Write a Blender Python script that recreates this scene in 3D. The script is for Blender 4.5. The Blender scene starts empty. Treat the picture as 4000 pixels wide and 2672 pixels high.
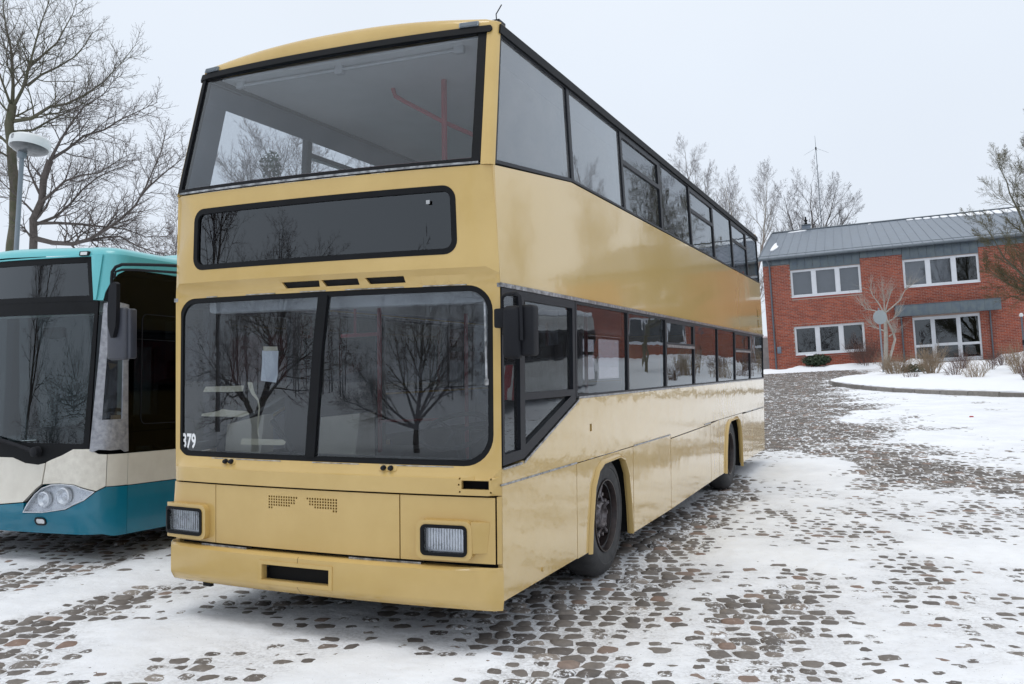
import bpy, bmesh, math, random
import numpy as np
from mathutils import Vector, Matrix
from mathutils.geometry import delaunay_2d_cdt

# ------------------------------------------------------------------ camera, sky, light, exposure
scene = bpy.context.scene
COL = scene.collection
CAM_POS = Vector((3.474, -4.886, 1.697))
def make_camera():
    cd = bpy.data.cameras.new('camera')
    cd.sensor_fit = 'HORIZONTAL'; cd.sensor_width = 36.0; cd.lens = 32.26
    cd.clip_start = 0.1; cd.clip_end = 2000
    o = bpy.data.objects.new('camera', cd); COL.objects.link(o)
    r = Vector((0.9182, 0.3959, -0.0095)); f = Vector((-0.3955, 0.9181, 0.0276))
    r.normalize(); f = (f - r * f.dot(r)).normalized(); u = r.cross(f)
    m = Matrix(((r.x, u.x, -f.x), (r.y, u.y, -f.y), (r.z, u.z, -f.z))).to_4x4()
    o.matrix_world = Matrix.Translation(CAM_POS) @ m
    scene.camera = o
make_camera()

world = bpy.data.worlds.new("World"); scene.world = world; world.use_nodes = True
def make_world():
    nt = world.node_tree; nt.nodes.clear()
    N, L = nt.nodes.new, nt.links.new
    out = N('ShaderNodeOutputWorld'); bg = N('ShaderNodeBackground'); bg.inputs['Strength'].default_value = 0.1
    sky = N('ShaderNodeTexSky'); sky.sky_type = 'NISHITA'; sky.sun_disc = False
    sky.sun_elevation = math.radians(76); sky.sun_rotation = math.radians(200)
    sky.air_density = 1.0; sky.dust_density = 3.0
    tc = N('ShaderNodeTexCoord'); sep = N('ShaderNodeSeparateXYZ'); L(tc.outputs['Generated'], sep.inputs[0])
    ramp = N('ShaderNodeValToRGB')                       # the closed cloud deck, a little brighter overhead
    e = ramp.color_ramp.elements
    e[0].position = 0.0; e[0].color = (0.80, 0.862, 0.96, 1)
    e[1].position = 1.0; e[1].color = (0.98, 1.0, 1.0, 1)
    m = ramp.color_ramp.elements.new(0.3); m.color = (0.835, 0.905, 1.0, 1)
    no = N('ShaderNodeTexNoise'); no.inputs['Scale'].default_value = 2.2; no.inputs['Detail'].default_value = 4
    L(tc.outputs['Generated'], no.inputs['Vector'])
    mr = N('ShaderNodeMapRange'); mr.inputs['From Min'].default_value = 0.3; mr.inputs['From Max'].default_value = 0.7
    mr.inputs['To Min'].default_value = 10.0; mr.inputs['To Max'].default_value = 10.5
    L(no.outputs['Fac'], mr.inputs['Value'])
    sc = N('ShaderNodeVectorMath'); sc.operation = 'SCALE'
    L(sep.outputs['Z'], ramp.inputs[0]); L(ramp.outputs[0], sc.inputs[0]); L(mr.outputs[0], sc.inputs['Scale'])
    mix = N('ShaderNodeMix'); mix.data_type = 'RGBA'; mix.inputs['Factor'].default_value = 0.93
    L(sky.outputs[0], mix.inputs['A']); L(sc.outputs[0], mix.inputs['B'])
    L(mix.outputs['Result'], bg.inputs['Color']); L(bg.outputs[0], out.inputs[0])
make_world()

def make_sun():
    ld = bpy.data.lights.new('sun', 'SUN'); ld.energy = 0.75; ld.angle = math.radians(24); ld.color = (1.0, 0.99, 0.97)
    o = bpy.data.objects.new('sun', ld); COL.objects.link(o)
    el, az = math.radians(76), math.radians(200)
    d = Vector((math.sin(az) * math.cos(el), math.cos(az) * math.cos(el), math.sin(el)))
    o.rotation_euler = d.to_track_quat('Z', 'Y').to_euler()
make_sun()
scene.view_settings.view_transform = 'Standard'; scene.view_settings.look = 'None'
scene.view_settings.exposure = 0.0; scene.view_settings.gamma = 1.0; scene.view_settings.use_curve_mapping = False
scene.render.engine = 'CYCLES'
cy = scene.cycles
cy.use_denoising = True; cy.transparent_max_bounces = 40; cy.max_bounces = 8; cy.diffuse_bounces = 3; cy.glossy_bounces = 4
cy.caustics_reflective = False; cy.caustics_refractive = False

R = random.Random(7)
G_UP = Vector((-0.0519, 0.0120, 0.9986)).normalized()      # true vertical: the yard under the buses leans three degrees

# ------------------------------------------------------------------ materials
def nodes(name):
    m = bpy.data.materials.new(name); m.use_nodes = True
    nt = m.node_tree; nt.nodes.clear()
    return m, nt.nodes.new, nt.links.new
def lin(r, g, b):
    f = lambda c: (c / 255 / 12.92) if c / 255 <= .04045 else ((c / 255 + .055) / 1.055) ** 2.4
    return (f(r), f(g), f(b))
def mat(name, col, rough=.5, metal=0., col2=None, nscale=4., vary=.12, bump=0., bscale=30., coat=0., spec=.5, rvary=.12, bdist=.01, coords='Object', detail=5):
    m, N, L = nodes(name)
    out = N('ShaderNodeOutputMaterial'); p = N('ShaderNodeBsdfPrincipled'); L(p.outputs[0], out.inputs[0])
    tc = N('ShaderNodeTexCoord')
    n = N('ShaderNodeTexNoise'); n.inputs['Scale'].default_value = nscale; n.inputs['Detail'].default_value = detail; n.inputs['Roughness'].default_value = .6
    L(tc.outputs[coords], n.inputs['Vector'])
    c2 = col2 if col2 else tuple(c * (1 - 2 * vary) for c in col)
    r = N('ShaderNodeValToRGB'); r.color_ramp.elements[0].position = .32; r.color_ramp.elements[1].position = .68
    r.color_ramp.elements[0].color = (*c2, 1); r.color_ramp.elements[1].color = (*col, 1)
    L(n.outputs['Fac'], r.inputs[0]); L(r.outputs[0], p.inputs['Base Color'])
    mr = N('ShaderNodeMapRange'); mr.inputs['To Min'].default_value = max(0, rough - rvary * rough); mr.inputs['To Max'].default_value = min(1, rough + rvary * rough)
    L(n.outputs['Fac'], mr.inputs['Value']); L(mr.outputs[0], p.inputs['Roughness'])
    p.inputs['Metallic'].default_value = metal; p.inputs['Specular IOR Level'].default_value = spec
    if coat: p.inputs['Coat Weight'].default_value = coat; p.inputs['Coat Roughness'].default_value = .04
    if bump:
        n2 = N('ShaderNodeTexNoise'); n2.inputs['Scale'].default_value = bscale; n2.inputs['Detail'].default_value = 4
        L(tc.outputs[coords], n2.inputs['Vector'])
        b = N('ShaderNodeBump'); b.inputs['Strength'].default_value = bump; b.inputs['Distance'].default_value = bdist
        L(n2.outputs['Fac'], b.inputs['Height']); L(b.outputs[0], p.inputs['Normal'])
        if coat: L(b.outputs[0], p.inputs['Coat Normal'])
    return m
def glass(name, tint=(.8, .85, .85), boost=1.7, rough=.0, wave=0., wscale=2., dirt_sheen=0.):
    m, N, L = nodes(name)
    out = N('ShaderNodeOutputMaterial')
    tr = N('ShaderNodeBsdfTransparent'); tr.inputs[0].default_value = (*[t ** .5 for t in tint], 1)
    gl = N('ShaderNodeBsdfGlossy'); gl.inputs['Roughness'].default_value = rough; gl.inputs[0].default_value = (.90, .955, 1, 1)
    fr = N('ShaderNodeFresnel'); fr.inputs['IOR'].default_value = 1.52
    geo = N('ShaderNodeNewGeometry')
    inv = N('ShaderNodeMath'); inv.operation = 'SUBTRACT'; inv.inputs[0].default_value = 1.0; L(geo.outputs['Backfacing'], inv.inputs[1])
    k = N('ShaderNodeMath'); k.operation = 'MULTIPLY'; k.inputs[1].default_value = boost; L(fr.outputs[0], k.inputs[0])
    k2 = N('ShaderNodeMath'); k2.operation = 'MULTIPLY'; k2.use_clamp = True; L(k.outputs[0], k2.inputs[0]); L(inv.outputs[0], k2.inputs[1])
    mx = N('ShaderNodeMixShader'); L(k2.outputs[0], mx.inputs[0]); L(tr.outputs[0], mx.inputs[1]); L(gl.outputs[0], mx.inputs[2])
    if wave:
        tc = N('ShaderNodeTexCoord'); n = N('ShaderNodeTexNoise'); n.inputs['Scale'].default_value = wscale; n.inputs['Detail'].default_value = 2
        L(tc.outputs['Object'], n.inputs['Vector'])
        b = N('ShaderNodeBump'); b.inputs['Strength'].default_value = wave; b.inputs['Distance'].default_value = .01
        L(n.outputs['Fac'], b.inputs['Height']); L(b.outputs[0], gl.inputs['Normal'])
    if dirt_sheen:
        tc = N('ShaderNodeTexCoord'); n = N('ShaderNodeTexNoise'); n.inputs['Scale'].default_value = 5; n.inputs['Detail'].default_value = 6
        L(tc.outputs['Object'], n.inputs['Vector'])
        mr = N('ShaderNodeMapRange'); mr.inputs['From Min'].default_value = .3; mr.inputs['From Max'].default_value = .75
        mr.inputs['To Min'].default_value = dirt_sheen * .4; mr.inputs['To Max'].default_value = dirt_sheen; L(n.outputs['Fac'], mr.inputs['Value'])
        mm = N('ShaderNodeMath'); mm.operation = 'MULTIPLY'; L(mr.outputs[0], mm.inputs[0]); L(inv.outputs[0], mm.inputs[1])
        df = N('ShaderNodeBsdfDiffuse'); df.inputs[0].default_value = (.5, .5, .5, 1)
        m2 = N('ShaderNodeMixShader'); L(mm.outputs[0], m2.inputs[0]); L(mx.outputs[0], m2.inputs[1]); L(df.outputs[0], m2.inputs[2])
        L(m2.outputs[0], out.inputs[0])
    else:
        L(mx.outputs[0], out.inputs[0])
    return m
def tone_mat(name, dark, light, rough=.7, bump=.3, bscale=60., nscale=14., dust=None, dust_amt=0., spec=.5, accent=None, bdist=.004):
    """every piece has its own tone: the attribute «tone» on joined pieces, the object's own random number on single ones"""
    m, N, L = nodes(name)
    out = N('ShaderNodeOutputMaterial'); p = N('ShaderNodeBsdfPrincipled'); L(p.outputs[0], out.inputs[0])
    at = N('ShaderNodeAttribute'); at.attribute_name = 'tone'
    oi = N('ShaderNodeObjectInfo'); ad = N('ShaderNodeMath'); ad.operation = 'ADD'; L(at.outputs['Fac'], ad.inputs[0]); L(oi.outputs['Random'], ad.inputs[1])
    fr = N('ShaderNodeMath'); fr.operation = 'FRACT'; L(ad.outputs[0], fr.inputs[0])
    r = N('ShaderNodeValToRGB'); e = r.color_ramp.elements
    e[0].color = (*dark, 1); e[1].color = (*light, 1)
    if accent:
        a = e.new(.86); a.color = (*[(x + y) / 2 for x, y in zip(dark, light)], 1)
        b = e.new(.9); b.color = (*accent, 1)
    L(fr.outputs[0], r.inputs[0])
    geo = N('ShaderNodeNewGeometry')
    n = N('ShaderNodeTexNoise'); n.inputs['Scale'].default_value = nscale; n.inputs['Detail'].default_value = 6; L(geo.outputs['Position'], n.inputs['Vector'])
    mr = N('ShaderNodeMapRange'); mr.inputs['To Min'].default_value = .55; mr.inputs['To Max'].default_value = 1.35; L(n.outputs['Fac'], mr.inputs['Value'])
    sc = N('ShaderNodeVectorMath'); sc.operation = 'SCALE'; L(r.outputs[0], sc.inputs[0]); L(mr.outputs[0], sc.inputs['Scale'])
    p.inputs['Roughness'].default_value = rough; p.inputs['Specular IOR Level'].default_value = spec
    if dust:
        n3 = N('ShaderNodeTexNoise'); n3.inputs['Scale'].default_value = 24; n3.inputs['Detail'].default_value = 9; n3.inputs['Roughness'].default_value = .72
        L(geo.outputs['Position'], n3.inputs['Vector'])
        m3 = N('ShaderNodeMapRange'); m3.inputs['From Min'].default_value = .0; m3.inputs['From Max'].default_value = .07
        th = N('ShaderNodeMapRange'); th.inputs['To Min'].default_value = .47; th.inputs['To Max'].default_value = .78; f2 = N('ShaderNodeMath'); f2.operation = 'MULTIPLY'; f2.inputs[1].default_value = 7.31; f3 = N('ShaderNodeMath'); f3.operation = 'FRACT'; L(fr.outputs[0], f2.inputs[0]); L(f2.outputs[0], f3.inputs[0]); L(f3.outputs[0], th.inputs['Value'])
        sb_ = N('ShaderNodeMath'); sb_.operation = 'SUBTRACT'; L(n3.outputs['Fac'], sb_.inputs[0]); L(th.outputs[0], sb_.inputs[1]); L(sb_.outputs[0], m3.inputs['Value'])
        mx = N('ShaderNodeMix'); mx.data_type = 'RGBA'; L(m3.outputs[0], mx.inputs['Factor']); L(sc.outputs[0], mx.inputs['A']); mx.inputs['B'].default_value = (*dust, 1)
        L(mx.outputs['Result'], p.inputs['Base Color'])
    else:
        L(sc.outputs[0], p.inputs['Base Color'])
    n2 = N('ShaderNodeTexNoise'); n2.inputs['Scale'].default_value = bscale; n2.inputs['Detail'].default_value = 5; L(geo.outputs['Position'], n2.inputs['Vector'])
    b = N('ShaderNodeBump'); b.inputs['Strength'].default_value = bump; b.inputs['Distance'].default_value = bdist; L(n2.outputs['Fac'], b.inputs['Height']); L(b.outputs[0], p.inputs['Normal'])
    return m
def snow_mat(name, bump=.5, dirty=.15, grit=0.):
    m, N, L = nodes(name)
    out = N('ShaderNodeOutputMaterial'); p = N('ShaderNodeBsdfPrincipled'); L(p.outputs[0], out.inputs[0])
    geo = N('ShaderNodeNewGeometry')
    n = N('ShaderNodeTexNoise'); n.inputs['Scale'].default_value = 1.3; n.inputs['Detail'].default_value = 8; n.inputs['Roughness'].default_value = .68; L(geo.outputs['Position'], n.inputs['Vector'])
    r = N('ShaderNodeValToRGB'); e = r.color_ramp.elements
    e[0].position = .3; e[0].color = (.88 - dirty, .90 - dirty, .945 - dirty, 1); e[1].position = .62; e[1].color = (.91, .93, .97, 1)
    L(n.outputs['Fac'], r.inputs[0])
    n4 = N('ShaderNodeTexNoise'); n4.inputs['Scale'].default_value = 11; n4.inputs['Detail'].default_value = 8; n4.inputs['Roughness'].default_value = .75; L(geo.outputs['Position'], n4.inputs['Vector'])
    m4 = N('ShaderNodeMapRange'); m4.inputs['From Min'].default_value = .60; m4.inputs['From Max'].default_value = .78; m4.inputs['To Max'].default_value = dirty * 3.2; L(n4.outputs['Fac'], m4.inputs['Value'])
    mx = N('ShaderNodeMix'); mx.data_type = 'RGBA'; L(m4.outputs[0], mx.inputs['Factor']); L(r.outputs[0], mx.inputs['A']); mx.inputs['B'].default_value = (.42, .41, .42, 1)
    # thin, greyed snow over the cobbles (attribute «thin») and scattered specks of grit
    at = N('ShaderNodeAttribute'); at.attribute_name = 'thin'
    n5 = N('ShaderNodeTexNoise'); n5.inputs['Scale'].default_value = 38; n5.inputs['Detail'].default_value = 7; n5.inputs['Roughness'].default_value = .7; L(geo.outputs['Position'], n5.inputs['Vector'])
    m5 = N('ShaderNodeMapRange'); m5.inputs['From Min'].default_value = .40; m5.inputs['From Max'].default_value = .66; L(n5.outputs['Fac'], m5.inputs['Value'])
    k5 = N('ShaderNodeMath'); k5.operation = 'MULTIPLY'; k5.use_clamp = True; L(at.outputs['Fac'], k5.inputs[0]); L(m5.outputs[0], k5.inputs[1])
    x5 = N('ShaderNodeMix'); x5.data_type = 'RGBA'; L(k5.outputs[0], x5.inputs['Factor']); L(mx.outputs['Result'], x5.inputs['A']); x5.inputs['B'].default_value = (.42, .415, .425, 1)
    n6 = N('ShaderNodeTexNoise'); n6.inputs['Scale'].default_value = 75; n6.inputs['Detail'].default_value = 3; L(geo.outputs['Position'], n6.inputs['Vector'])
    m6 = N('ShaderNodeMapRange'); m6.inputs['From Min'].default_value = .705; m6.inputs['From Max'].default_value = .73; m6.inputs['To Max'].default_value = grit; L(n6.outputs['Fac'], m6.inputs['Value'])
    x6 = N('ShaderNodeMix'); x6.data_type = 'RGBA'; L(m6.outputs[0], x6.inputs['Factor']); L(x5.outputs['Result'], x6.inputs['A']); x6.inputs['B'].default_value = (.10, .09, .085, 1)
    L(x6.outputs['Result'], p.inputs['Base Color'])
    p.inputs['Roughness'].default_value = .75; p.inputs['Specular IOR Level'].default_value = .25
    n2 = N('ShaderNodeTexNoise'); n2.inputs['Scale'].default_value = 28; n2.inputs['Detail'].default_value = 6; n2.inputs['Roughness'].default_value = .6; L(geo.outputs['Position'], n2.inputs['Vector'])
    b = N('ShaderNodeBump'); b.inputs['Strength'].default_value = bump; b.inputs['Distance'].default_value = .012; L(n2.outputs['Fac'], b.inputs['Height']); L(b.outputs[0], p.inputs['Normal'])
    return m

Y1, Y2 = (.63, .445, .172), (.53, .36, .12)
MT = dict(
    yellow=mat('yellow paint', Y1, .16, col2=Y2, nscale=1.1, bump=.05, bscale=1.6, bdist=.05, rvary=.5, coat=.2),
    yellow_side=mat('yellow gloss paint on thin sheet', Y1, .10, col2=(.60, .42, .156), nscale=.9, bump=.25, bscale=3.0, bdist=.022, rvary=.5, coat=.7, spec=.5),
    yellow_upper=mat('yellow gloss paint between the decks', Y1, .10, col2=(.60, .42, .156), nscale=.9, bump=.09, bscale=1.6, bdist=.022, rvary=.5, coat=.55),
    black=mat('black rubber', (.007, .008, .010), .6, vary=.2, nscale=9, bump=.12, bscale=60, spec=.2),
    dark=mat('dark grey lacquer', (.013, .015, .020), .45, vary=.15, spec=.25),
    void=mat('near black parts and hollow shade', (.006, .006, .007), .9),  # near black stands for shade in gaps and wells; plain black on solid parts
    plastic=mat('black grained plastic', (.012, .013, .017), .62, spec=.22, bump=.15, bscale=180, bdist=.002),
    alu=mat('scuffed bare aluminium', (.55, .56, .57), .32, metal=.9, col2=(.12, .12, .12), nscale=22, rvary=.3),
    tyre=mat('black tyre rubber', (.028, .029, .032), .75, col2=(.055, .055, .056), nscale=7, bump=.3, bscale=70, bdist=.004),
    rim=mat('dark brown wheel steel', (.05, .035, .034), .33, metal=.3, col2=(.014, .011, .012), nscale=14, rvary=.4),
    hub=mat('worn wheel hub steel', (.24, .22, .23), .3, metal=.6, col2=(.05, .04, .045), nscale=18),
    lining=mat('pale grey interior panel', (.46, .475, .49), .5, vary=.06),
    inner_grey=mat('blue grey inner trim', (.13, .155, .19), .5, vary=.06),
    ceiling=mat('pale ceiling panel', (.66, .67, .68), .55, vary=.04),
    floor=mat('dark interior floor', (.06, .062, .07), .6),
    beige=mat('beige dashboard moulding', (.50, .46, .36), .55, vary=.08),
    redpole=mat('dull red handrail', (.38, .045, .06), .35, vary=.1),
    seat=mat('dark seat fabric', (.03, .032, .04), .8, bump=.3, bscale=200),
    paper=mat('white paper', (.80, .82, .86), .8, vary=.03),
    tape=mat('beige masking tape', (.66, .60, .44), .7, vary=.06),
    white=mat('white lettering', (.85, .86, .88), .5, vary=.03),
    silver=mat('headlight reflector', (.86, .88, .90), .28, metal=.55, col2=(.62, .64, .68), nscale=14),
    g_front=glass('windscreen glass', (.56, .60, .64), 1.7, wave=.05, wscale=1.3, dirt_sheen=.02),
    g_side=glass('side glass tinted for interior shade', (.36, .35, .38), 1.05, wave=.16, wscale=2.2, dirt_sheen=.03),  # tint darkened to stand for the dim interior behind it
    g_far=glass('clear side glass', (.80, .82, .84), 1.3, wave=.1, wscale=2.2, dirt_sheen=.03),
    g_top=glass('upper windscreen glass', (.72, .75, .78), 1.5, wave=.04, wscale=1.2, dirt_sheen=.05),
    g_skysheen=glass('side glass with painted sky sheen', (.34, .33, .37), 1.8, wave=.05, wscale=2., dirt_sheen=.22),  # pale grey film stands for the sky reflected in these panes
    g_dark=glass('black destination glass', (.06, .07, .09), 1.9, wave=.05, wscale=1.5),
    g_lamp=glass('clear lamp glass', (.9, .92, .95), 1.2, wave=.5, wscale=60),
    g_house=glass('house window glass', (.22, .24, .26), 2.4, wave=.25, wscale=1.2),
    g_house_pale=glass('house window glass before a drawn blind', (.5, .52, .55), 2.4, wave=.1, wscale=1.2),
    g_city=glass('green tinted windscreen glass', (.58, .70, .70), 1.5, wave=.03, wscale=1.5),
    g_cityside=glass('near black side glass', (.03, .034, .037), .35, wave=.04, wscale=1.5),
    teal=mat('pale teal paint', lin(104, 192, 198), .3, col2=lin(96, 184, 191), nscale=2, coat=.3),
    petrol=mat('petrol blue paint', lin(4, 116, 142), .25, col2=lin(4, 108, 133), nscale=2, coat=.4),
    cream=mat('cream white paint', lin(226, 222, 211), .3, col2=lin(213, 208, 197), nscale=5, coat=.3),
    scuffed=mat('cream paint with grey scuffs', lin(226, 222, 211), .35, col2=lin(208, 203, 192), nscale=16, coat=.2),
    duct=mat('silver duct tape', (.42, .43, .47), .3, metal=.25, col2=(.22, .23, .26), nscale=20, bump=.5, bscale=35, bdist=.006),
    mirror_grey=mat('grey moulded plastic', (.055, .06, .078), .45, bump=.1, bscale=160, bdist=.002),
    zinc=mat('weathered zinc sheet', (.185, .225, .285), .42, metal=.35, col2=(.15, .18, .22), nscale=2.5, bump=.1, bscale=3, bdist=.02),
    zinc_blue=mat('blue grey zinc cladding', (.10, .130, .165), .45, metal=.3, col2=(.14, .17, .18), nscale=3),
    gutter=mat('grey gutter metal', (.13, .155, .18), .4, metal=.4),
    upvc=mat('white window frame', (.74, .76, .80), .4, vary=.04),
    mortar=mat('mortar bed', (.45, .35, .30), .9, col2=(.36, .27, .23), nscale=30, bump=.4, bscale=80),
    brick=tone_mat('red brick', (.24, .05, .030), (.41, .098, .052), rough=.85, bump=.4, bscale=70, nscale=20),
    brick_plain=mat('red brick wall', (.34, .072, .044), .85, col2=(.28, .055, .036), nscale=6, bump=.4, bscale=50),
    room=mat('dim room wall', (.10, .10, .105), .9),
    blind=mat('pale window blind', (.42, .43, .45), .8, vary=.05),
    stone=tone_mat('granite cobble', (.12, .105, .097), (.30, .268, .24), rough=.7, bump=.5, bscale=60, nscale=24, dust=(.85, .87, .91), dust_amt=.5, accent=(.25, .17, .135)),
    joint=mat('wet grit between cobbles', (.05, .048, .046), .8, bump=.6, bscale=60),
    snow=snow_mat('trodden snow', .5, .09, .8),
    snow_clean=snow_mat('clean snow', .4, .0),
    kerb=tone_mat('grey kerb stone', (.16, .145, .13), (.26, .24, .22), rough=.85, bump=.4, bscale=50),
    bark=mat('grey brown bark', (.135, .115, .108), .9, col2=(.085, .073, .066), nscale=9, bump=.8, bscale=26, bdist=.02),
    bark_moss=mat('mossy bark', (.13, .115, .085), .9, col2=(.08, .085, .05), nscale=5, bump=.8, bscale=26, bdist=.02),
    twig=mat('brown twigs', (.165, .135, .13), .85, col2=(.115, .092, .088), nscale=2),
    twig_far=mat('greyish far twigs', (.19, .17, .175), .9, col2=(.14, .125, .13), nscale=2),
    olive=mat('olive twigs with lichen', (.135, .115, .05), .9, col2=(.095, .085, .045), nscale=2),
    pale_bark=mat('pale grey plane bark', (.44, .41, .37), .8, col2=(.31, .285, .25), nscale=6, bump=.4, bscale=20),
    straw=mat('straw coloured stems', (.36, .275, .19), .9, col2=(.25, .185, .125), nscale=4),
    mauve=mat('reddish brown stems', (.17, .10, .085), .9, col2=(.11, .07, .06), nscale=4),
    leaf=mat('dark evergreen leaf', (.035, .065, .03), .5, col2=(.02, .04, .018), nscale=12),
    lampgrey=mat('grey painted post', (.23, .27, .31), .45, vary=.08),
    lampwhite=mat('white enamel lamp hood', (.74, .77, .78), .3, vary=.05),
    lampglass=mat('grey lamp diffuser', (.11, .118, .125), .25, col2=(.06, .065, .07), nscale=9, spec=.7),
    sign=mat('bare sign back', (.36, .40, .42), .45, metal=.3, vary=.06),
    wall_grey=mat('grey rendered wall', (.33, .34, .34), .9, col2=(.24, .25, .25), nscale=3),
    red=mat('red plastic', (.45, .03, .03), .4),
    busred=mat('red bus paint', (.42, .03, .04), .25),
    buswhite=mat('white bus paint', (.74, .74, .72), .25),
)

# ------------------------------------------------------------------ mesh helpers
class MB:
    def __init__(s): s.v = []; s.f = []
    def add(s, vs, fs):
        b = len(s.v); s.v.extend(tuple(p) for p in vs); s.f.extend(tuple(b + i for i in f) for f in fs); return s
    def box(s, x0, x1, y0, y1, z0, z1):
        return s.add([(x0, y0, z0), (x1, y0, z0), (x1, y1, z0), (x0, y1, z0), (x0, y0, z1), (x1, y0, z1), (x1, y1, z1), (x0, y1, z1)],
                     [(0, 3, 2, 1), (4, 5, 6, 7), (0, 1, 5, 4), (1, 2, 6, 5), (2, 3, 7, 6), (3, 0, 4, 7)])
    def hexa(s, p):       # eight corners, same order as box
        return s.add(p, [(0, 3, 2, 1), (4, 5, 6, 7), (0, 1, 5, 4), (1, 2, 6, 5), (2, 3, 7, 6), (3, 0, 4, 7)])
    def bbox(s, x0, x1, y0, y1, z0, z1, b=.01):     # box with chamfered edges
        xs, ys, zs = (x0, x0 + b, x1 - b, x1), (y0, y0 + b, y1 - b, y1), (z0, z0 + b, z1 - b, z1)
        bm = bmesh.new()
        for v in [(x, y, z) for x in (x0, x1) for y in (y0, y1) for z in (z0, z1)]: bm.verts.new(v)
        bmesh.ops.convex_hull(bm, input=bm.verts)
        bmesh.ops.dissolve_limit(bm, angle_limit=.01, verts=bm.verts, edges=bm.edges)
        bmesh.ops.bevel(bm, geom=list(bm.edges), offset=b, segments=2, affect='EDGES', profile=.5)
        bm.verts.ensure_lookup_table(); bm.verts.index_update()
        s.add([tuple(v.co) for v in bm.verts], [tuple(v.index for v in f.verts) for f in bm.faces]); bm.free(); return s
    def tube(s, pts, rad, n=8, cap=True):
        pts = [Vector(p) for p in pts]
        if not hasattr(rad, '__len__'): rad = [rad] * len(pts)
        b = len(s.v); prev = None
        for i, p in enumerate(pts):
            t = (pts[min(i + 1, len(pts) - 1)] - pts[max(i - 1, 0)])
            t = t.normalized() if t.length > 1e-9 else Vector((0, 0, 1))
            if prev is None:
                a = Vector((0, 0, 1)) if abs(t.z) < .9 else Vector((1, 0, 0)); x = t.cross(a).normalized()
            else:
                x = (prev - t * prev.dot(t)); x = x.normalized() if x.length > 1e-6 else t.orthogonal().normalized()
            prev = x; y = t.cross(x)
            for k in range(n):
                an = 2 * math.pi * k / n
                s.v.append(tuple(p + (x * math.cos(an) + y * math.sin(an)) * rad[i]))
        for i in range(len(pts) - 1):
            for k in range(n):
                a0 = b + i * n + k; a1 = b + i * n + (k + 1) % n
                s.f.append((a0, a1, a1 + n, a0 + n))
        if cap:
            s.f.append(tuple(b + k for k in range(n))[::-1]); e = b + (len(pts) - 1) * n; s.f.append(tuple(e + k for k in range(n)))
        return s
    def lathe(s, prof, origin=(0, 0, 0), axis='x', n=32, closed=False, cap=True):
        """prof: (distance along the axis, radius)"""
        b = len(s.v); o = Vector(origin)
        for a, r in prof:
            for k in range(n):
                an = 2 * math.pi * k / n; c, d = r * math.cos(an), r * math.sin(an)
                s.v.append(tuple(o + (Vector((a, c, d)) if axis == 'x' else Vector((c, a, d)) if axis == 'y' else Vector((c, d, a)))))
        m = len(prof)
        for i in range(m - 1 if not closed else m):
            j = (i + 1) % m
            for k in range(n):
                k2 = (k + 1) % n
                s.f.append((b + i * n + k, b + i * n + k2, b + j * n + k2, b + j * n + k))
        if not closed and cap:
            s.f.append(tuple(b + k for k in range(n))); s.f.append(tuple(b + (m - 1) * n + k for k in range(n))[::-1])
        return s
    def prism(s, poly, fn, d0, d1):
        n = len(poly); b = len(s.v)
        for d in (d0, d1):
            for p in poly: s.v.append(tuple(fn(p[0], p[1], d)))
        s.f.append(tuple(range(b, b + n))); s.f.append(tuple(range(b + n, b + 2 * n))[::-1])
        for i in range(n):
            j = (i + 1) % n; s.f.append((b + i, b + n + i, b + n + j, b + j))
        return s
    def mesh(s, name, m, smooth=35, fix=True):
        me = bpy.data.meshes.new(name); me.from_pydata(s.v, [], s.f)
        if fix:
            bm = bmesh.new(); bm.from_mesh(me); bmesh.ops.recalc_face_normals(bm, faces=bm.faces); bm.to_mesh(me); bm.free()
        me.materials.append(m if not isinstance(m, str) else MT[m])
        if smooth:
            me.polygons.foreach_set('use_smooth', [True] * len(me.polygons)); me.set_sharp_from_angle(angle=math.radians(smooth))
        return me
    def build(s, name, m, parent=None, smooth=35, fix=True, **pr):
        return link(name, s.mesh(name, m, smooth, fix), parent, **pr)
def link(name, me, parent=None, loc=None, **pr):
    o = bpy.data.objects.new(name, me); COL.objects.link(o)
    if parent: o.parent = parent
    if loc is not None: o.location = loc
    for k, v in pr.items(): o[k] = v
    return o
def thing(name, label, cat, loc=(0, 0, 0), group=None, mtx=None):
    o = bpy.data.objects.new(name, None); COL.objects.link(o); o.empty_display_size = .3
    if mtx is not None: o.matrix_world = mtx
    else: o.location = loc
    o['label'] = label; o['category'] = cat
    if group: o['group'] = group
    return o
def tag(o, label, cat, group=None):
    o['label'] = label; o['category'] = cat
    if group: o['group'] = group
    return o
def dup(root, loc, label, rot=None, scale=None, group=None):
    r = root.copy(); COL.objects.link(r); r.location = loc; r['label'] = label
    if rot is not None: r.rotation_euler = rot
    if scale is not None: r.scale = (scale, scale, scale)
    if group: r['group'] = group
    for ch in list(root.children):
        c = ch.copy(); COL.objects.link(c); c.parent = r
        for g in list(ch.children):
            d = g.copy(); COL.objects.link(d); d.parent = c
    return r
def tilt_matrix(loc, heading=0.):
    z = G_UP; x = Vector((math.cos(heading), math.sin(heading), 0)); x = (x - z * x.dot(z)).normalized(); y = z.cross(x)
    return Matrix.Translation(Vector(loc)) @ Matrix(((x.x, y.x, z.x), (x.y, y.y, z.y), (x.z, y.z, z.z))).to_4x4()
TILT = tilt_matrix((0, 0, 0)).to_euler()

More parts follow.
